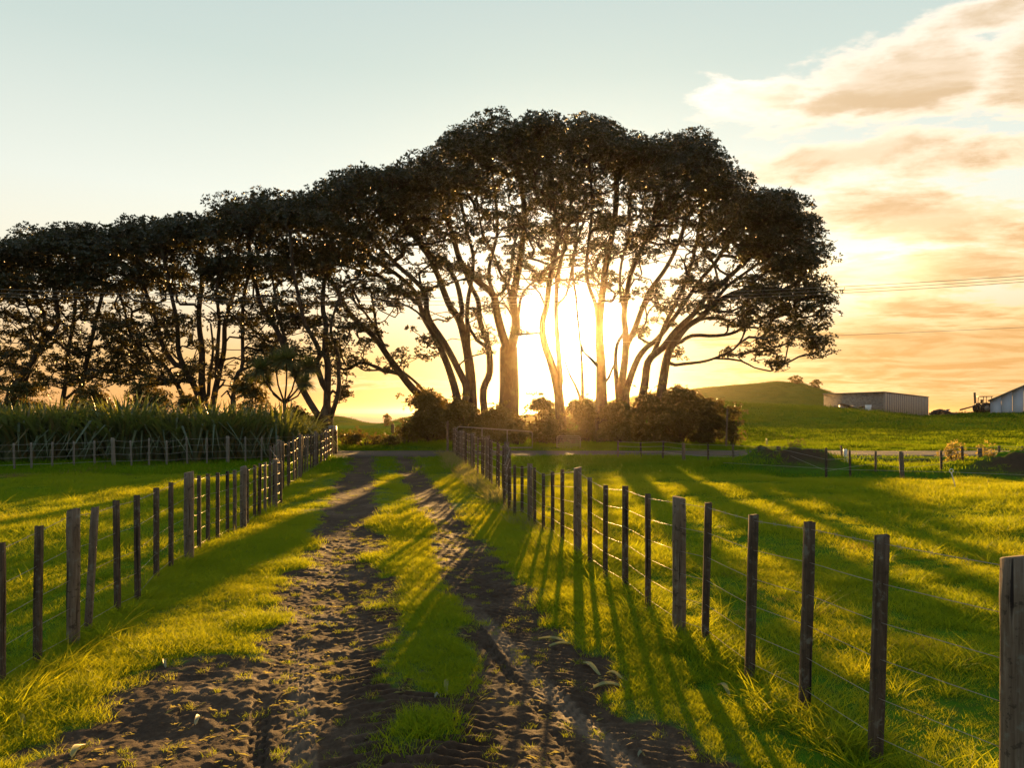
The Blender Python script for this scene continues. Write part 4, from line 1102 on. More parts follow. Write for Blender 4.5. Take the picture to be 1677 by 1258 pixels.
TREES = [
 ('leaning broad tree whose trunk slants left over the far track end', Tree(43.5, [
   (19, 8, -2.5, [(748, 725), (735, 690), (702, 658), (678, 639), (656, 612), (635, 583), (616, 556), (591, 531), (570, 510), (552, 475), (530, 440)]),
   (7, 4, 1, [(720, 675), (700, 650), (686, 631), (664, 612)]), (7, 3, 1.5, [(635, 583), (618, 542), (613, 510), (606, 470)]), (5, 2.5, -1.5, [(618, 542), (600, 515), (586, 499), (565, 480)]), (5, 2, 1, [(656, 605), (630, 610), (600, 595), (575, 600)])], 1)),
 ('tall tree with twin curving trunks just right of the slanting one', Tree(42.5, [
   (17, 6, 2.5, [(757, 725), (753, 677), (745, 637), (732, 596), (713, 553), (694, 520), (686, 493), (675, 472), (648, 448), (620, 430), (590, 400), (560, 370)]),
   (13, 6, -3.5, [(757, 680), (764, 639), (753, 610), (729, 564), (707, 531), (699, 510), (697, 485), (686, 466), (656, 439), (629, 412), (600, 380), (580, 340)]),
   (6, 3, 3, [(683, 496), (656, 477), (635, 461), (594, 431), (560, 410)]), (4, 2, -2, [(694, 520), (675, 505), (650, 495), (620, 490)])], 2)),
 ('tree with a straight lower trunk that bends left at mid height', Tree(45.5, [
   (21, 8, 3, [(775, 725), (772, 650), (770, 610), (764, 569), (753, 526), (737, 502), (726, 475), (718, 453), (702, 420), (680, 388), (660, 350), (640, 310)]),
   (9, 5, -3, [(760, 530), (753, 483), (745, 456), (729, 434), (713, 423), (691, 396), (670, 370)]), (8, 5, -1, [(768, 575), (765, 520), (767, 488), (772, 461), (775, 420), (765, 380), (755, 330)]),
   (13, 5, 3, [(800, 725), (791, 645), (802, 610), (799, 564), (786, 526), (783, 493), (770, 466), (756, 429), (745, 402), (735, 350), (730, 300)]), (6, 5, .5, [(794, 569), (775, 550), (764, 520)])], 3)),
 ('thickest tree, a massive forked trunk left of the sun', Tree(48.5, [
   (44, 29, 0, [(830, 740), (832, 690), (834, 640), (833, 590), (833, 570)]), (15, 7, -5.5, [(833, 580), (821, 542), (813, 510), (808, 483), (783, 461), (762, 439), (751, 420), (740, 380), (725, 340), (720, 290)]),
   (16, 7, -3, [(835, 580), (845, 531), (840, 494), (845, 461), (851, 434), (855, 400), (860, 350), (850, 290), (840, 240)]), (7, 4, 2, [(813, 495), (802, 461), (802, 434), (810, 402), (815, 370), (810, 310), (800, 250)]),
   (6, 3, -4, [(816, 488), (829, 466), (818, 445), (810, 420), (790, 380), (780, 320)]), (5, 2.5, -1, [(848, 531), (853, 488), (868, 466), (889, 452), (905, 430)]), (6, 3, 4, [(841, 500), (832, 470), (838, 440), (842, 400), (870, 340)]) ], 4)),
 ('slim tree with two upright stems immediately left of the sun', Tree(43.5, [
   (20, 8, -3, [(921, 735), (919, 700), (914, 640), (903, 596), (892, 564), (888, 531), (895, 502), (900, 461), (908, 420), (915, 380), (905, 320), (900, 260)]), (10, 5, 3.5, [(919, 640), (914, 569), (911, 526), (911, 488), (914, 448), (925, 400), (935, 340), (930, 270)]),
   (5, 3, 1, [(911, 500), (927, 483), (935, 448), (945, 400), (960, 350)]), (4, 2, 2, [(893, 500), (881, 475), (868, 466), (855, 450)])], 5)),
 ('thin far stem standing directly below the sun', Tree(50, [
   (7, 4, 0, [(958, 720), (955, 690), (954, 640), (953, 600), (950, 560), (945, 510), (943, 483), (938, 448), (942, 400), (950, 340)]), (5, 3, 1, [(953, 660), (944, 635), (932, 612), (925, 590)])], 6)),
 ('sturdy tree with a flared trunk immediately right of the sun', Tree(44.5, [
   (26, 9, 2.5, [(990, 735), (986, 700), (985, 650), (984, 596), (981, 542), (984, 502), (989, 461), (995, 420), (1005, 370), (1010, 310), (1005, 250)]), (7, 4, -1, [(977, 600), (968, 588), (957, 578), (950, 560)]), (8, 4, -4, [(979, 545), (976, 502), (965, 470), (960, 440), (965, 390), (970, 330), (965, 270)]),
   (5, 3, 3, [(990, 640), (1000, 610), (1010, 590)])], 7)),
 ('tree with narrow V-shaped stems right of the sun', Tree(46.5, [
   (17, 7, -2, [(1012, 725), (1014, 680), (1016, 645), (1024, 583), (1024, 542), (1022, 515), (1030, 461), (1040, 429), (1057, 394), (1070, 360), (1080, 300), (1085, 260)]), (9, 5, 1, [(1013, 670), (1008, 596), (1011, 564), (1022, 545)]), (10, 5, 4, [(1024, 569), (1038, 542), (1051, 507), (1065, 475), (1090, 440), (1110, 400), (1125, 350), (1130, 290)]),
   (6, 3, 2, [(1022, 510), (1015, 470), (1018, 430), (1030, 380), (1035, 300)])], 8)),
 ('spreading tree with parallel limbs sweeping up to the right', Tree(44, [
   (15, 6, 3, [(1020, 725), (1024, 670), (1027, 637), (1043, 591), (1059, 569), (1076, 556), (1100, 526), (1125, 490), (1150, 455), (1175, 425), (1195, 385), (1205, 340)]), (15, 6, -2.5, [(1045, 725), (1048, 670), (1056, 629), (1062, 591), (1086, 569), (1102, 548), (1118, 531), (1140, 510), (1159, 483), (1191, 456), (1229, 420), (1260, 380), (1280, 345)]),
   (8, 5, 4, [(1065, 590), (1078, 560), (1090, 530), (1105, 500), (1125, 455), (1140, 400), (1150, 330), (1150, 270)]), (6, 3, -1, [(1140, 510), (1170, 495), (1210, 480), (1250, 450), (1290, 425)])], 9)),
 ('outermost right tree with long horizontal limbs reaching over the field', Tree(43, [
   (20, 7, 0, [(1078, 725), (1080, 670), (1086, 623), (1094, 580), (1108, 556), (1126, 534), (1148, 520), (1167, 499), (1202, 480), (1240, 472), (1283, 475), (1315, 455)]), (7, 3, 2, [(1108, 566), (1132, 550), (1170, 550), (1202, 545), (1229, 529), (1272, 515), (1320, 520), (1350, 508)]),
   (6, 3, -2, [(1090, 600), (1121, 596), (1148, 593), (1170, 587), (1202, 572), (1216, 553)]), (4, 2, 0, [(1175, 586), (1213, 591), (1235, 602), (1262, 608)]), (5, 3, 3, [(1126, 530), (1170, 520), (1213, 534), (1240, 537), (1280, 545), (1330, 560)]), (7, 3, -3, [(1167, 499), (1190, 470), (1230, 440), (1270, 410), (1310, 390)])], 10)),
 ('forked tree at the end of the left fence with pale lit limbs', Tree(37.5, [
   (27, 22, .3, [(532, 745), (534, 710), (535, 675)]), (13, 5, 2, [(535, 675), (536, 640), (537, 598), (532, 573), (534, 534), (529, 509), (530, 470), (540, 420), (545, 370), (540, 330)]), (9, 4, -1, [(540, 690), (547, 668), (555, 636), (554, 598), (552, 573), (542, 547), (545, 520), (555, 490)]), (10, 5, -2, [(534, 645), (519, 598), (524, 578), (509, 547), (499, 529), (490, 490), (480, 440), (475, 380)]),
   (12, 6, 3.5, [(528, 690), (509, 662), (489, 625), (473, 590), (462, 560), (453, 540), (438, 517), (428, 501), (420, 470), (410, 420), (405, 370)]), (7, 3, -1, [(475, 590), (463, 542), (456, 522), (450, 480), (440, 420)])], 11)),
 ('many-stemmed tree behind the middle of the flax hedge', Tree(42, [
   (16, 7, 2, [(342, 735), (340, 690), (331, 636), (331, 573), (327, 542), (326, 509), (330, 470), (330, 410), (325, 360)]), (11, 5, -3, [(335, 700), (323, 644), (305, 608), (293, 578), (291, 542), (288, 517), (280, 480), (270, 430), (260, 385)]), (11, 5, 3, [(345, 700), (351, 649), (359, 611), (367, 573), (368, 534), (374, 509), (385, 470), (390, 420), (395, 360)]), (7, 4, -3, [(354, 620), (357, 562), (359, 522), (355, 480), (360, 430), (360, 380)]),
   (10, 4, 3, [(330, 700), (303, 657), (290, 629), (270, 600), (250, 580), (235, 555), (215, 520)]), (7, 3, 0, [(341, 660), (343, 620), (349, 573), (345, 530)]), (9, 4, 1, [(295, 608), (270, 573), (260, 542), (249, 504), (240, 480), (225, 430), (215, 390)]), (6, 3, -2, [(255, 590), (244, 593), (224, 562), (211, 542), (205, 510), (190, 470)])], 12)),
 ('single slim upright tree between the cabbage tree and the many-stemmed one', Tree(40, [
   (10, 5, 1, [(384, 740), (382, 690), (382, 649), (389, 613), (397, 598), (397, 534), (398, 500), (405, 460), (425, 410), (440, 365)]), (5, 2, -1, [(384, 655), (372, 640), (362, 650)])], 13)),
 ('tree with two diverging straight stems behind the left part of the flax hedge', Tree(43, [
   (11, 5, 2, [(104, 735), (102, 700), (102, 664), (109, 618), (112, 573), (120, 534), (122, 509), (128, 460), (135, 410)]), (12, 5, -2, [(112, 725), (118, 680), (120, 664), (135, 629), (142, 593), (150, 557), (158, 520), (170, 470), (175, 420)]), (6, 4, 0, [(104, 662), (118, 645), (135, 631)]), (6, 3, 2, [(137, 631), (163, 608), (185, 590), (205, 575)])], 14)),
 ('leaning tree at the left edge of the picture behind the flax', Tree(42, [
   (17, 7, 0, [(10, 735), (11, 690), (16, 650), (25, 631), (46, 603), (61, 578), (76, 557), (95, 530), (90, 480), (80, 420)]), (11, 5, 3, [(28, 730), (31, 690), (33, 662), (41, 624), (59, 585), (71, 547), (72, 517), (50, 460), (35, 415)]), (9, 5, -3, [(8, 700), (-5, 650), (-20, 600), (-35, 540), (-60, 480), (-80, 420)]), (6, 3, 1, [(61, 578), (80, 568), (107, 542), (130, 520)])], 15)),
]
for i in range(2):   # trees just outside the left edge that carry the row on
    ox = -95 - i * 75
    TREES.append((['tree with a bare curved stem just beyond the left edge of the row', 'last tree of the row beyond the left edge'][i], Tree(43 + i, [
        (14, 6, 2, [(ox, 735), (ox + 3, 680), (ox - 6, 620), (ox + 8, 560), (ox, 500), (ox - 8, 430)]), (9, 5, -2, [(ox, 680), (ox + 22, 620), (ox + 30, 560), (ox + 26, 500), (ox + 30, 440)])], 30 + i)))
allT = [t for _, t in TREES]
limbpts = [np.array([p for p, q in zip(t.pos, t.px) if q[1] > -9000 and q[1] < 640]) for t in allT]
for (c, R, px, py) in PADS:
    ds = []
    for t, L in zip(allT, limbpts):
        d = np.linalg.norm(L - c, axis=1) + .7 * np.maximum(L[:, 2] - c[2], 0); ds.append(d.min())
    allT[int(np.argmin(ds))].pads.append((c, R))
ntri = 0
GRP = 'trees of the tall spreading row beyond the road'
for ti, (lab, t) in enumerate(TREES):
    t.grow()
    tm, bm_ = t.wood()
    x, y, z = t.pos[0]
    root = empty('spreading_tree', (float(x), float(y), ground_at(x, y)), lab, 'tree', GRP)
    bpy.context.view_layer.update()
    off = Vector(root.location)
    def child(nm, me, m, kind=None):
        o = obj(nm, me, m, root, kind=kind); o.location = -off; return o
    child('trunk', tm, MATS['bark'])
    if bm_ is not None: child('branches', bm_, MATS['bark'], 'stuff')
    if t.pads:
        V, q = leaf_cloud(t.pads, 270, .165, 500 + ti)
        ntri += len(q) * 2
        child('crown', mesh_np('crown', V, quads=q), MATS['tree_leaves'])


# ------------------------------------------------------------------ bushes under the trees
def bush(name, cx_, cy_, w, h, Y, label, m='shrub_leaves', dens=150, size=.15, seed=0, depth=None, cat='bush', base=None, group=None):
    r = random.Random(seed); x, y, z = pt(cx_, cy_, Y)
    gz = ground_at(x, y); hw = w / F * Y / 2; top = CAM_H + (HY - (cy_ - h / 2)) / F * Y; hh = top - gz; hd = depth or hw * .7
    root = empty(name, (x, y, gz), label, cat, group)
    pads = []; st = MB()
    n = max(8, int(hw * hh * hd * 5.5) + 22) if Y < 60 else 26
    for i in range(n):
        a = r.uniform(0, 2 * PI); rr = r.random() ** .5; t = r.random()
        prof = math.sqrt(max(.08, 1 - (t * 1.0) ** 3.6))
        R = r.uniform(.22, .6) * min(1.4, max(.5, hh / 2.2)); hwk = r.uniform(.8, 1.12)
        p = np.array([math.cos(a) * rr * (hw - R * .5) * prof * hwk, math.sin(a) * rr * (hd - R * .4) * prof, max(.12, t * (hh - R * .75))])
        if Y < 60 and cat == 'bush' and p[2] + gz > 2.7 and name != 'sunlit_shrub' and in_sun_path(p + np.array([x, y, gz]), R + .05): continue
        pads.append((p, R))
        if i % 2 == 0:
            q = Vector(p); st.tube([(p[0] * .25, p[1] * .25, -.1), (p[0] * .55, p[1] * .55, p[2] * .55), q], [.035, .022, .010], 4, False)
    if Y < 60:
        for i in range(len(pads)):
            if r.random() < .45:
                c0, R0 = pads[i]; pads.append((c0 + np.array([r.uniform(-1, 1), r.uniform(-.6, .6), r.uniform(.2, 1.1)]) * R0 * 1.5, r.uniform(.10, .2)))
    V, q = leaf_cloud(pads, dens * 3.4, size, seed + 900, shell=.35, flat=.85, rosette=6)
    obj('foliage', mesh_np('foliage', V, quads=q), MATS[m], root)
    obj('stems', st.mesh('stems', True), MATS['bark'], root)
    return root
bush('rounded_shrub', 700, 682, 72, 96, 40.5, 'rounded dark shrub at the foot of the slanting tree', dens=230, seed=1, size=.14)
bush('upright_shrub', 716, 650, 40, 96, 44.5, 'tall narrow shrub standing behind the slanting trunk', dens=210, seed=2, size=.14)
bush('low_shrub', 664, 714, 44, 42, 39.6, 'low leafy shrub at the left foot of the rounded shrub', dens=210, seed=3, size=.12)
bush('dark_bush', 755, 698, 80, 82, 41.0, 'dark undergrowth bush hiding the bases of the twin trunks', dens=230, seed=4)
bush('dark_bush', 812, 700, 84, 78, 43.0, 'dark undergrowth bush just left of the massive forked trunk', dens=230, seed=24)
bush('dark_bush', 846, 712, 60, 54, 40.0, 'low dark bush in front of the massive forked trunk, behind the pipe gate', dens=210, seed=25)
bush('sunlit_shrub', 886, 696, 64, 90, 44.5, 'sunlit open shrub between the massive forked trunk and the slim stems', dens=120, seed=5, size=.17)
bush('dark_bush', 912, 716, 80, 60, 40.5, 'low bush beneath the slim stems left of the sun', dens=200, seed=6)
bush('dark_bush', 956, 698, 80, 92, 46.0, 'bush filling the gap beneath the sun', dens=210, seed=7)
bush('dark_bush', 1012, 695, 84, 74, 42.5, 'dense dark bush right of the flared trunk', dens=240, seed=8)
bush('dark_bush', 1066, 690, 80, 88, 43.0, 'bush between the flared trunk and the largest dark bush', dens=240, seed=26)
bush('dark_bush', 1112, 685, 100, 100, 41.5, 'largest dense dark bush beneath the spreading right limbs', dens=240, seed=9)
bush('dark_bush', 1162, 694, 64, 80, 41.0, 'dark bush at the right end of the undergrowth', dens=230, seed=10)
bush('open_shrub', 1200, 692, 36, 50, 39.5, 'small open shrub beside the tall pale pole', dens=130, seed=11, size=.11)
bush('weed_bush', 1562, 744, 46, 36, 25.8, 'dry golden weed bush behind the road fence', m='dry_weed', dens=90, seed=12, size=.09)
bush('weed_bush', 1618, 748, 28, 22, 25.5, 'smaller dry golden weed clump beside the golden weed bush', m='dry_weed', dens=90, seed=13, size=.08)
bush('weed_bush', 1298, 738, 24, 22, 26, 'faint dry weed above the dark mound', m='dry_weed', dens=70, seed=14, size=.07)
bush('round_tree', 1302, 628, 26, 26, 222, 'small round tree on top of the distant hill', dens=14, seed=15, size=.5, cat='tree')
bush('round_tree', 1336, 632, 24, 20, 224, 'ragged small tree on the shoulder of the distant hill', dens=9, seed=16, size=.5, cat='tree')
bush('field_bush', 634, 690, 16, 22, 130, 'small round bush in the far field before the sea', dens=18, seed=17, size=.3)
# understorey behind the flax
for i, (cx_, cy_, w, h, Y, lab) in enumerate(((40, 650, 90, 60, 38, 'leafy shrub behind the flax under the leaning edge tree'), (150, 655, 90, 50, 38.5, 'leafy shrub behind the flax beside the diverging stems'), (240, 648, 80, 60, 39, 'leafy shrub behind the flax left of the many-stemmed tree'),
        (310, 665, 60, 40, 37, 'low shrub behind the flax at the foot of the many-stemmed tree'), (412, 640, 60, 66, 36.5, 'golden leafy shrub left of the cabbage tree'), (485, 700, 50, 76, 34.2 + 2, 'dark shrub behind the right end of the flax hedge'), (508, 708, 50, 50, 36, 'tangled shrub at the foot of the forked tree'))):
    bush('understorey_shrub', cx_, cy_, w, h, Y, lab, dens=150, seed=30 + i, size=.14)
# rough bank of scrub beyond the road, seen through the gap
for i, (cx_, w, top, lab) in enumerate(((572, 34, 708, 'rough low scrub beside the left gatepost beyond the road'), (602, 46, 712, 'middle clump of low sunlit scrub beyond the road'), (636, 44, 716, 'right clump of low sunlit scrub beyond the road'))):
    bush('low_scrub', cx_, (top + 736) / 2, w + 14, 736 - top, 38.6, lab, m='shrub_leaves', dens=170, seed=50 + i, size=.11, depth=.9)

# ------------------------------------------------------------------ flax hedge
def flax_mesh(seed, n=105, H=2.15):
    r = random.Random(seed); V = []; Q = []
    for i in range(n):
        a = r.uniform(0, 2 * PI); d = r.random() ** .7 * .38; L = H * r.uniform(.6, 1.15); out = r.uniform(.08, .55) ** 1.0 * (0.4 + d * 2)
        w = r.uniform(.034, .058); x0, y0 = d * math.cos(a), d * math.sin(a); a2 = a + r.uniform(-.5, .5); bend = r.random() < .22
        ca, sa = math.cos(a2), math.sin(a2); tx_, ty_ = -sa, ca; b = len(V); seg = 6
        for k in range(seg + 1):
            t = k / seg; o = L * out * (t + 1.3 * t * t) * .62; z = L * (t - (.16 + out * .38) * t * t * t)
            if bend and t > .62: z -= (t - .62) * L * 1.5; o += (t - .62) * L * .4
            ww = w * (1 - t ** 2.2) + .003
            p = (x0 + ca * o, y0 + sa * o, z)
            V += [(p[0] - tx_ * ww, p[1] - ty_ * ww, p[2] + ww * .5), (p[0], p[1], p[2]), (p[0] + tx_ * ww, p[1] + ty_ * ww, p[2] + ww * .5)]
            if k:
                q = b + 3 * k; Q += [(q - 3, q - 2, q + 1, q), (q - 2, q - 1, q + 2, q + 1)]
    return mesh_np('flax_leaves', V, quads=Q)
FM = [flax_mesh(i) for i in range(5)]
for m_ in FM: m_.materials.append(MATS['flax_blades'])
fr = random.Random(5)
for i, px_ in enumerate(range(-120, 500, 24)):
    Y = float(np.interp(px_, [-120, 300, 500], [27.6, 28.3, 30.2])) + fr.uniform(-.3, .3)
    x = (px_ + fr.uniform(-6, 6) - CX) / F * Y; y = Y
    sc_ = float(np.interp(px_, [-120, 200, 420, 500], [1.3, 1.27, 1.25, 1.0])) * fr.uniform(.88, 1.1)
    root = empty('flax_bush', (x, y, ground_at(x, y)), 'dark arching flax bush in the hedge along the left paddock', 'flax', 'flax bushes of the long hedge', fr.uniform(0, 6))
    o = obj('leaves', FM[i % 5], None, root, kind='stuff'); o.scale = (sc_ * 1.1, sc_ * 1.1, sc_)
    if i % 1 == 0:
        Y2 = Y + 1.5; x2 = (px_ + 12 - CX) / F * Y2
        root = empty('flax_bush', (x2, Y2, ground_at(x2, Y2)), 'dark arching flax bush in the hedge along the left paddock', 'flax', 'flax bushes of the long hedge', fr.uniform(0, 6))
        o = obj('leaves', FM[(i + 2) % 5], None, root, kind='stuff'); s2 = sc_ * fr.uniform(.95, 1.12); o.scale = (s2, s2, s2)
# one flax left of the gap, lit golden
x, y, z = pt(512, 740, 31.0)
for dx_, dy_, s2 in ((0, 0, .62),):
    root = empty('flax_bush', (x + dx_, y + dy_, ground_at(x, y)), 'small golden flax clump beside the far end of the left fence', 'flax', None)
    o = obj('leaves', FM[1], None, root, kind='stuff'); o.scale = (s2, s2, s2)

# cabbage tree: several heads of sword leaves on thin stems
def head_mesh(seed, n=420, L=.8):
    r = random.Random(seed); V = []; Q = []
    for i in range(n):
        u = r.uniform(-.45, 1); a = r.uniform(0, 2 * PI); c_ = math.sqrt(1 - u * u); d = Vector((c_ * math.cos(a), c_ * math.sin(a), u)); l = L * r.uniform(.75, 1.1)
        s_ = d.cross(Vector((0, 0, 1)) + Vector((r.uniform(-.3, .3), r.uniform(-.3, .3), 0))).normalized() * .026; b = len(V)
        for k in range(4):
            t = k / 3; p = d * l * t; p.z -= .35 * l * t * t * (1 - max(u, 0)) ; ww = (1 - t ** 2) * 1.0 + .08
            V += [tuple(p - s_ * ww), tuple(p + s_ * ww)]
            if k: q = b + 2 * k; Q.append((q - 2, q - 1, q + 1, q))
    return mesh_np('cabbage_head', V, quads=Q)
Y = 34.0
bx_, by_, bz_ = pt(466, 735, Y); gz = ground_at(bx_, by_)
root = empty('cabbage_tree', (bx_, by_, gz), 'cabbage tree with clustered spiky heads rising over the flax hedge', 'cabbage tree')
mb_ = MB(); heads = ((427, 606, 1.0, -.3), (450, 592, .85, .5), (470, 590, 1.05, -.4), (505, 602, .95, .6), (500, 628, .75, -.5), (438, 624, .6, .4), (486, 610, .7, .2))
fork = Vector((0, 0, 2.3))
mb_.tube([(0, 0, -.2), (.03, 0, .9), fork], [.11, .09, .085], 8)
for i, (hx, hy, s_, dy_) in enumerate(heads):
    x, y, z = pt(hx, hy, Y + dy_); p = Vector((x - bx_, y - by_, z - gz))
    mb_.tube([fork, fork.lerp(p, .5) + Vector((p.x * .12, 0, -.12)), p], [.05, .04, .035], 6)
    o = obj('leaf_head', head_mesh(i), MATS['flax_blades'], root, loc=p); o.scale = (s_, s_, s_)
obj('trunk', mb_.mesh('cabbage_trunk', True), MATS['bark'], root)

# ------------------------------------------------------------------ farm buildings on the rise
def slab(a, b, z0, z1, th, mbx):     # vertical wall between two plan points
    d = Vector((b[0] - a[0], b[1] - a[1], 0)); L_ = d.length; ang_ = math.atan2(d.y, d.x)
    R = Matrix.Rotation(ang_, 3, 'Z'); mbx.box(((a[0] + b[0]) / 2, (a[1] + b[1]) / 2, (z0 + z1) / 2), (L_, th, z1 - z0), R)
P0 = pt(1448, 643, 106); P1 = pt(1350, 645, 118); P2 = pt(1520, 651, 140)
P3 = (P1[0] + P2[0] - P0[0], P1[1] + P2[1] - P0[1], 0)
ox, oy = P0[0], P0[1]; gz = ground_at(ox, oy)
root = empty('long_shed', (ox, oy, gz), 'long low flat-roofed farm shed with a block end wall on the rise', 'shed')
top = P0[2] - gz
rel = lambda p: (p[0] - ox, p[1] - oy)
m1 = MB(); slab(rel(P0), rel(P1), -3, top, .25, m1); obj('block_wall', m1.mesh('block_wall'), MATS['block_wall'], root)
m1 = MB(); slab(rel(P1), rel(P3), -3, top, .2, m1); slab(rel(P2), rel(P3), -3, top - .3, .2, m1); obj('back_wall', m1.mesh('back_wall'), MATS['grey_cladding'], root)
A = Vector(rel(P0)).to_3d(); B = Vector(rel(P2)).to_3d(); npan = 24
side_me = None
for i in range(npan):
    a_ = A.lerp(B, i / npan); b_ = A.lerp(B, (i + .97) / npan); m1 = MB(); slab(a_, b_, -3, top - .05, .12, m1)
    m1.v = [(vx - a_.x, vy - a_.y, vz) for vx, vy, vz in m1.v]
    if side_me is None: side_me = m1.mesh('wall_panel'); side_me.materials.append(MATS['grey_cladding'])
    obj('wall_panel', side_me, None, root, loc=(a_.x, a_.y, 0))
rf = MB(); cs = [rel(P0), rel(P2), rel(P3), rel(P1)]; ctr = (sum(c[0] for c in cs) / 4, sum(c[1] for c in cs) / 4)
b = 0
for z_ in (top, top + .14):
    for c in cs: rf.v.append((ctr[0] + (c[0] - ctr[0]) * 1.025, ctr[1] + (c[1] - ctr[1]) * 1.025, z_))
rf.f = [[3, 2, 1, 0], [4, 5, 6, 7], [0, 1, 5, 4], [1, 2, 6, 5], [2, 3, 7, 6], [3, 0, 4, 7]]
obj('roof', rf.mesh('roof'), MATS['roof_iron'], root)
obj('trim', MB().tube([(*rel(P0), -2), (*rel(P0), top - .02)], .16, 6).mesh('trim'), MATS['roof_iron'], root)

# white barn at the right edge, gable towards us
E0 = pt(1622, 656, 100); W_ = 15.0; ex, ey = E0[0], E0[1]; gz = ground_at(ex, ey)
root = empty('white_barn', (ex, ey, gz), 'pale gabled barn cut by the right edge of the picture', 'barn', None, math.radians(-36))
eh = E0[2] - gz; rise = W_ / 2 * .50
npn = 12
for i in range(npn):
    x0 = W_ * i / npn; x1 = W_ * (i + .975) / npn
    hgt = lambda x_: eh + rise * (1 - abs(x_ - W_ / 2) / (W_ / 2)); 
    v = [(x0, -.06, -2), (x1, -.06, -2), (x1, -.06, hgt(x1)), (x0, -.06, hgt(x0)), (x0, .06, -2), (x1, .06, -2), (x1, .06, hgt(x1)), (x0, .06, hgt(x0))]
    me = mesh_np('gable_panel', v, faces=[[0, 1, 2, 3], [7, 6, 5, 4], [0, 4, 5, 1], [1, 5, 6, 2], [2, 6, 7, 3], [3, 7, 4, 0]])
    obj('gable_panel', me, MATS['white_cladding'], root)
m1 = MB(); m1.box((0, 11, eh / 2 - 1), (.15, 22, eh + 2)); m1.box((W_, 11, eh / 2 - 1), (.15, 22, eh + 2)); obj('side_wall', m1.mesh('side_wall'), MATS['white_cladding'], root)
m1 = MB()
for sgn, cx_ in ((1, W_ / 4), (-1, W_ * .75)):
    ang_ = math.atan2(rise, W_ / 2); L_ = math.hypot(rise, W_ / 2) + .35
    R = Matrix.Rotation(-sgn * ang_, 3, 'Y'); m1.box((cx_ - sgn * .12, 11, eh + rise / 2 + .02), (L_, 23, .14), R)
obj('roof', m1.mesh('roof'), MATS['roof_iron'], root)

# tractor on the skyline
Y = 101; tx0, ty0, _ = pt(1618, 675, Y); gz = ground_at(tx0, ty0)
root = empty('tractor', (tx0, ty0, gz - .1), 'dark old tractor with a cab frame parked on the skyline beside the barn', 'tractor')
body = MB(); body.box((.85, 0, 1.0), (1.7, .75, .62)); body.box((.85, 0, 1.38), (1.55, .6, .2), taper=.9); body.box((-.45, 0, .95), (1.3, .9, .6)); body.box((1.75, 0, .9), (.2, .6, .6)); body.box((-.7, .62, 1.35), (1.2, .35, .1)); body.box((-.7, -.62, 1.35), (1.2, .35, .1))
obj('body', body.mesh('tractor_body'), MATS['tractor_dark'], root)
cabm = MB()
for px_, py_ in ((-1.05, -.6), (-1.05, .6), (.15, -.6), (.15, .6)): cabm.tube([(px_, py_, 1.2), (px_ * .92, py_ * .92, 2.35)], .05, 6)
cabm.box((-.45, 0, 2.4), (1.45, 1.35, .1))
obj('cab', cabm.mesh('cab'), MATS['tractor_dark'], root)
obj('seat', MB().box((-.6, 0, 1.45), (.45, .5, .1)).box((-.85, 0, 1.75), (.1, .5, .5)).mesh('seat'), MATS['rubber'], root)
obj('exhaust', MB().tube([(.9, .2, 1.4), (.9, .2, 2.2)], .04, 6).mesh('exhaust'), MATS['tractor_dark'], root)
for wx, wr, ww in ((-.75, .78, .42), (1.45, .48, .26)):
    for sy in (-1, 1):
        o = obj('wheel', MB().cyl((0, 0, 0), (0, 1, 0), wr, ww, 22).mesh('wheel'), MATS['rubber'], root, loc=(wx, sy * .78, wr))
        obj('rim', MB().cyl((0, 0, 0), (0, 1, 0), wr * .5, ww * 1.06, 14).mesh('rim'), MATS['roof_iron'], o)
obj('loader_arm', MB().tube([(-1.2, .1, 1.35), (-2.3, .1, .95), (-3.8, .1, .55)], [.1, .09, .12], 6).mesh('loader_arm'), MATS['tractor_dark'], root)
small_post(1598, 643, 674, 3.4, 'weathered_post', 'leaning pole on the skyline left of the tractor', 'pole', lean=-.06, name='leaning_pole', Y=104, square=False)
def heap(px, py, Y, w, h, n, m, label, seed, long=False):
    r = random.Random(seed); x, y, _ = pt(px, py, Y); gz = ground_at(x, y); root = empty('scrap_heap', (x, y, gz), label, 'heap'); 
    for k in range(n):
        R = Matrix.Rotation(r.uniform(0, 6), 3, 'Z') @ Matrix.Rotation(r.uniform(-.4, .4), 3, 'Y'); t = r.uniform(-1, 1)
        m1 = MB().box((t * w / 2, r.uniform(-.5, .5), h * (1 - abs(t)) * r.uniform(.2, .9) + .1), (r.uniform(.8, 1.9), r.uniform(.1, .5), r.uniform(.08, .3)), R)
        obj('plank' if k % 2 else 'scrap_piece', m1.mesh('plank'), MATS[m[k % len(m)]], root)
heap(1540, 676, 100, 4.2, 1.0, 22, ['tractor_dark', 'bark', 'rubber'], 'dark heap of timber and scrap between the shed and the tractor', 3)
heap(1382, 668, 104, 4.5, .5, 12, ['roof_iron', 'bark', 'block_wall'], 'low scatter of pale scrap against the block end wall of the shed', 4)
x, y, z = pt(1422, 668, 103); o = obj('white_tank', MB().tube([(0, 0, -.2), (0, 0, .35), (0, 0, .9)], [.34, .36, .42], 12).mesh('white_tank', True), MATS['white_plastic'], None, 'small white tub standing in front of the shed', 'tub', loc=(x, y, ground_at(x, y)))
x, y, z = pt(1503, 686, 96); o = obj('roofing_sheet', MB().box((0, 0, .06), (2.0, 1.1, .05)).mesh('roofing_sheet'), MATS['white_plastic'], None, 'pale flat sheet lying on the grass below the shed', 'sheet', loc=(x, y, ground_at(x, y)))

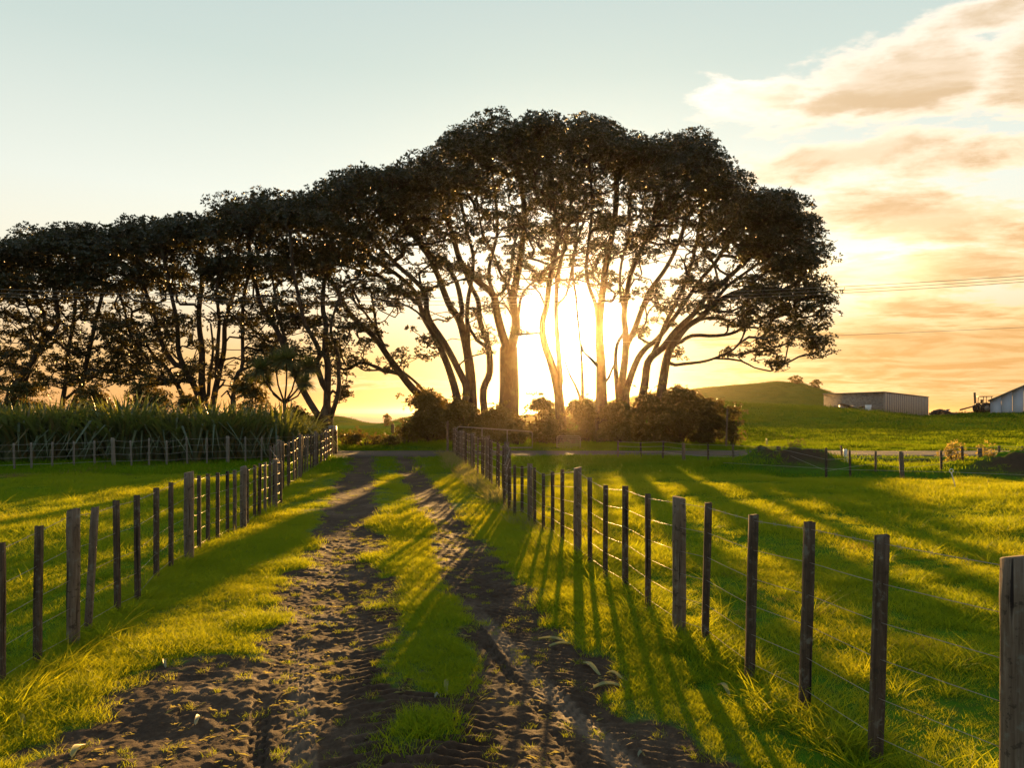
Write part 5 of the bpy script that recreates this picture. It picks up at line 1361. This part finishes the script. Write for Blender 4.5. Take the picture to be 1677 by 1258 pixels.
# ------------------------------------------------------------------ fallen flax leaves and scraps on the track
def fallen(px0, py0, px1, py1, w, label, curve=.03, m='fallen_leaf', sc=1.0):
    w = w * sc; px1 = px0 + (px1 - px0) * (.5 + .5 * sc); py1 = py0 + (py1 - py0) * (.5 + .5 * sc)
    def gp(px, py): y = CAM_H * F / (py - HY); return np.array([(px - CX) / F * y, y])
    a, b = gp(px0, py0), gp(px1, py1); d = b - a; L_ = np.linalg.norm(d); nrm = np.array([-d[1], d[0]]) / L_
    V = []; Q = []; seg = 9
    c0 = (a + b) / 2; gz0 = float(track_height(c0[0], c0[1])) if in_lane(c0[0], c0[1]) else ground_at(*c0)
    for k in range(seg + 1):
        t = k / seg; c = a + d * t + nrm * curve * math.sin(PI * t); ww = w * (math.sin(PI * min(1, .15 + t * .9)) ** .6 + .1) / 2
        z = gz0 + .035 + .02 * math.sin(t * 5)
        for s_, dz_ in ((-1, .008), (0, -.004), (1, .012)): V.append((c[0] + nrm[0] * ww * s_ - c0[0], c[1] + nrm[1] * ww * s_ - c0[1], z + dz_ - gz0))
        if k: q = 3 * k; Q += [(q - 3, q - 2, q + 1, q), (q - 2, q - 1, q + 2, q + 1)]
    me = mesh_np('fallen_leaf', V, quads=Q, smooth=True)
    return obj('fallen_leaf', me, MATS[m], None, label, 'leaf', loc=(c0[0], c0[1], gz0), group='fallen flax leaves lying on the track')
mat('fallen_leaf', lambda b: (leafy(b, b.mix(b.noise(objco(b), 12, 3), (.20, .20, .06), (.34, .30, .12)), (.3, .28, .05), .25, .5, .3), None))
mat('pale_leaf', lambda b: (leafy(b, b.mix(b.noise(objco(b), 12, 3), (.16, .18, .10), (.26, .26, .17)), (.3, .3, .15), .2, .5, .3), None))
fallen(882, 1052, 950, 1061, .035, 'yellow-green flax strip nearest the far end of the leaf litter', .02)
fallen(900, 1063, 948, 1055, .03, 'curved flax strip crossing the uppermost fallen strip', -.03)
fallen(953, 1090, 985, 1108, .035, 'short bright flax strip pointing at the right fence', .01)
fallen(993, 1107, 1027, 1116, .03, 'pale flax strip at the middle of the right rut litter', .0)
fallen(972, 1130, 1040, 1127, .04, 'long broad flax strip lowest of the litter in the right rut', .02)
fallen(1176, 1125, 1196, 1140, .03, 'small pale strip in the grass under the right fence', .01)
fallen(731, 1140, 742, 1108, .028, 'upright pale stalk lying on the mud between the ruts', .02)
fallen(712, 1150, 728, 1147, .045, 'stubby whitish scrap beside the pale stalk', .0, 'pale_leaf', .6)
fallen(271, 1102, 280, 1077, .035, 'pale curled leaf on the dark mud at left', .02, 'pale_leaf', .6)
fallen(25, 1180, 38, 1208, .045, 'grey-green broad leaf at the bottom left', .02, 'pale_leaf', .6)
fallen(320, 1192, 330, 1165, .04, 'pale torn leaf left of the tyre print', -.01, 'pale_leaf', .6)
fallen(118, 1250, 148, 1222, .035, 'green leaf blade at the bottom left edge of the mud', .01)
fallen(530, 1022, 545, 1026, .03, 'tiny pale scrap at the top of the left tyre print', .0, 'pale_leaf', .6)
fallen(1045, 1237, 1063, 1232, .03, 'small pale scrap at the bottom of the right tyre print', .0, 'pale_leaf', .6)
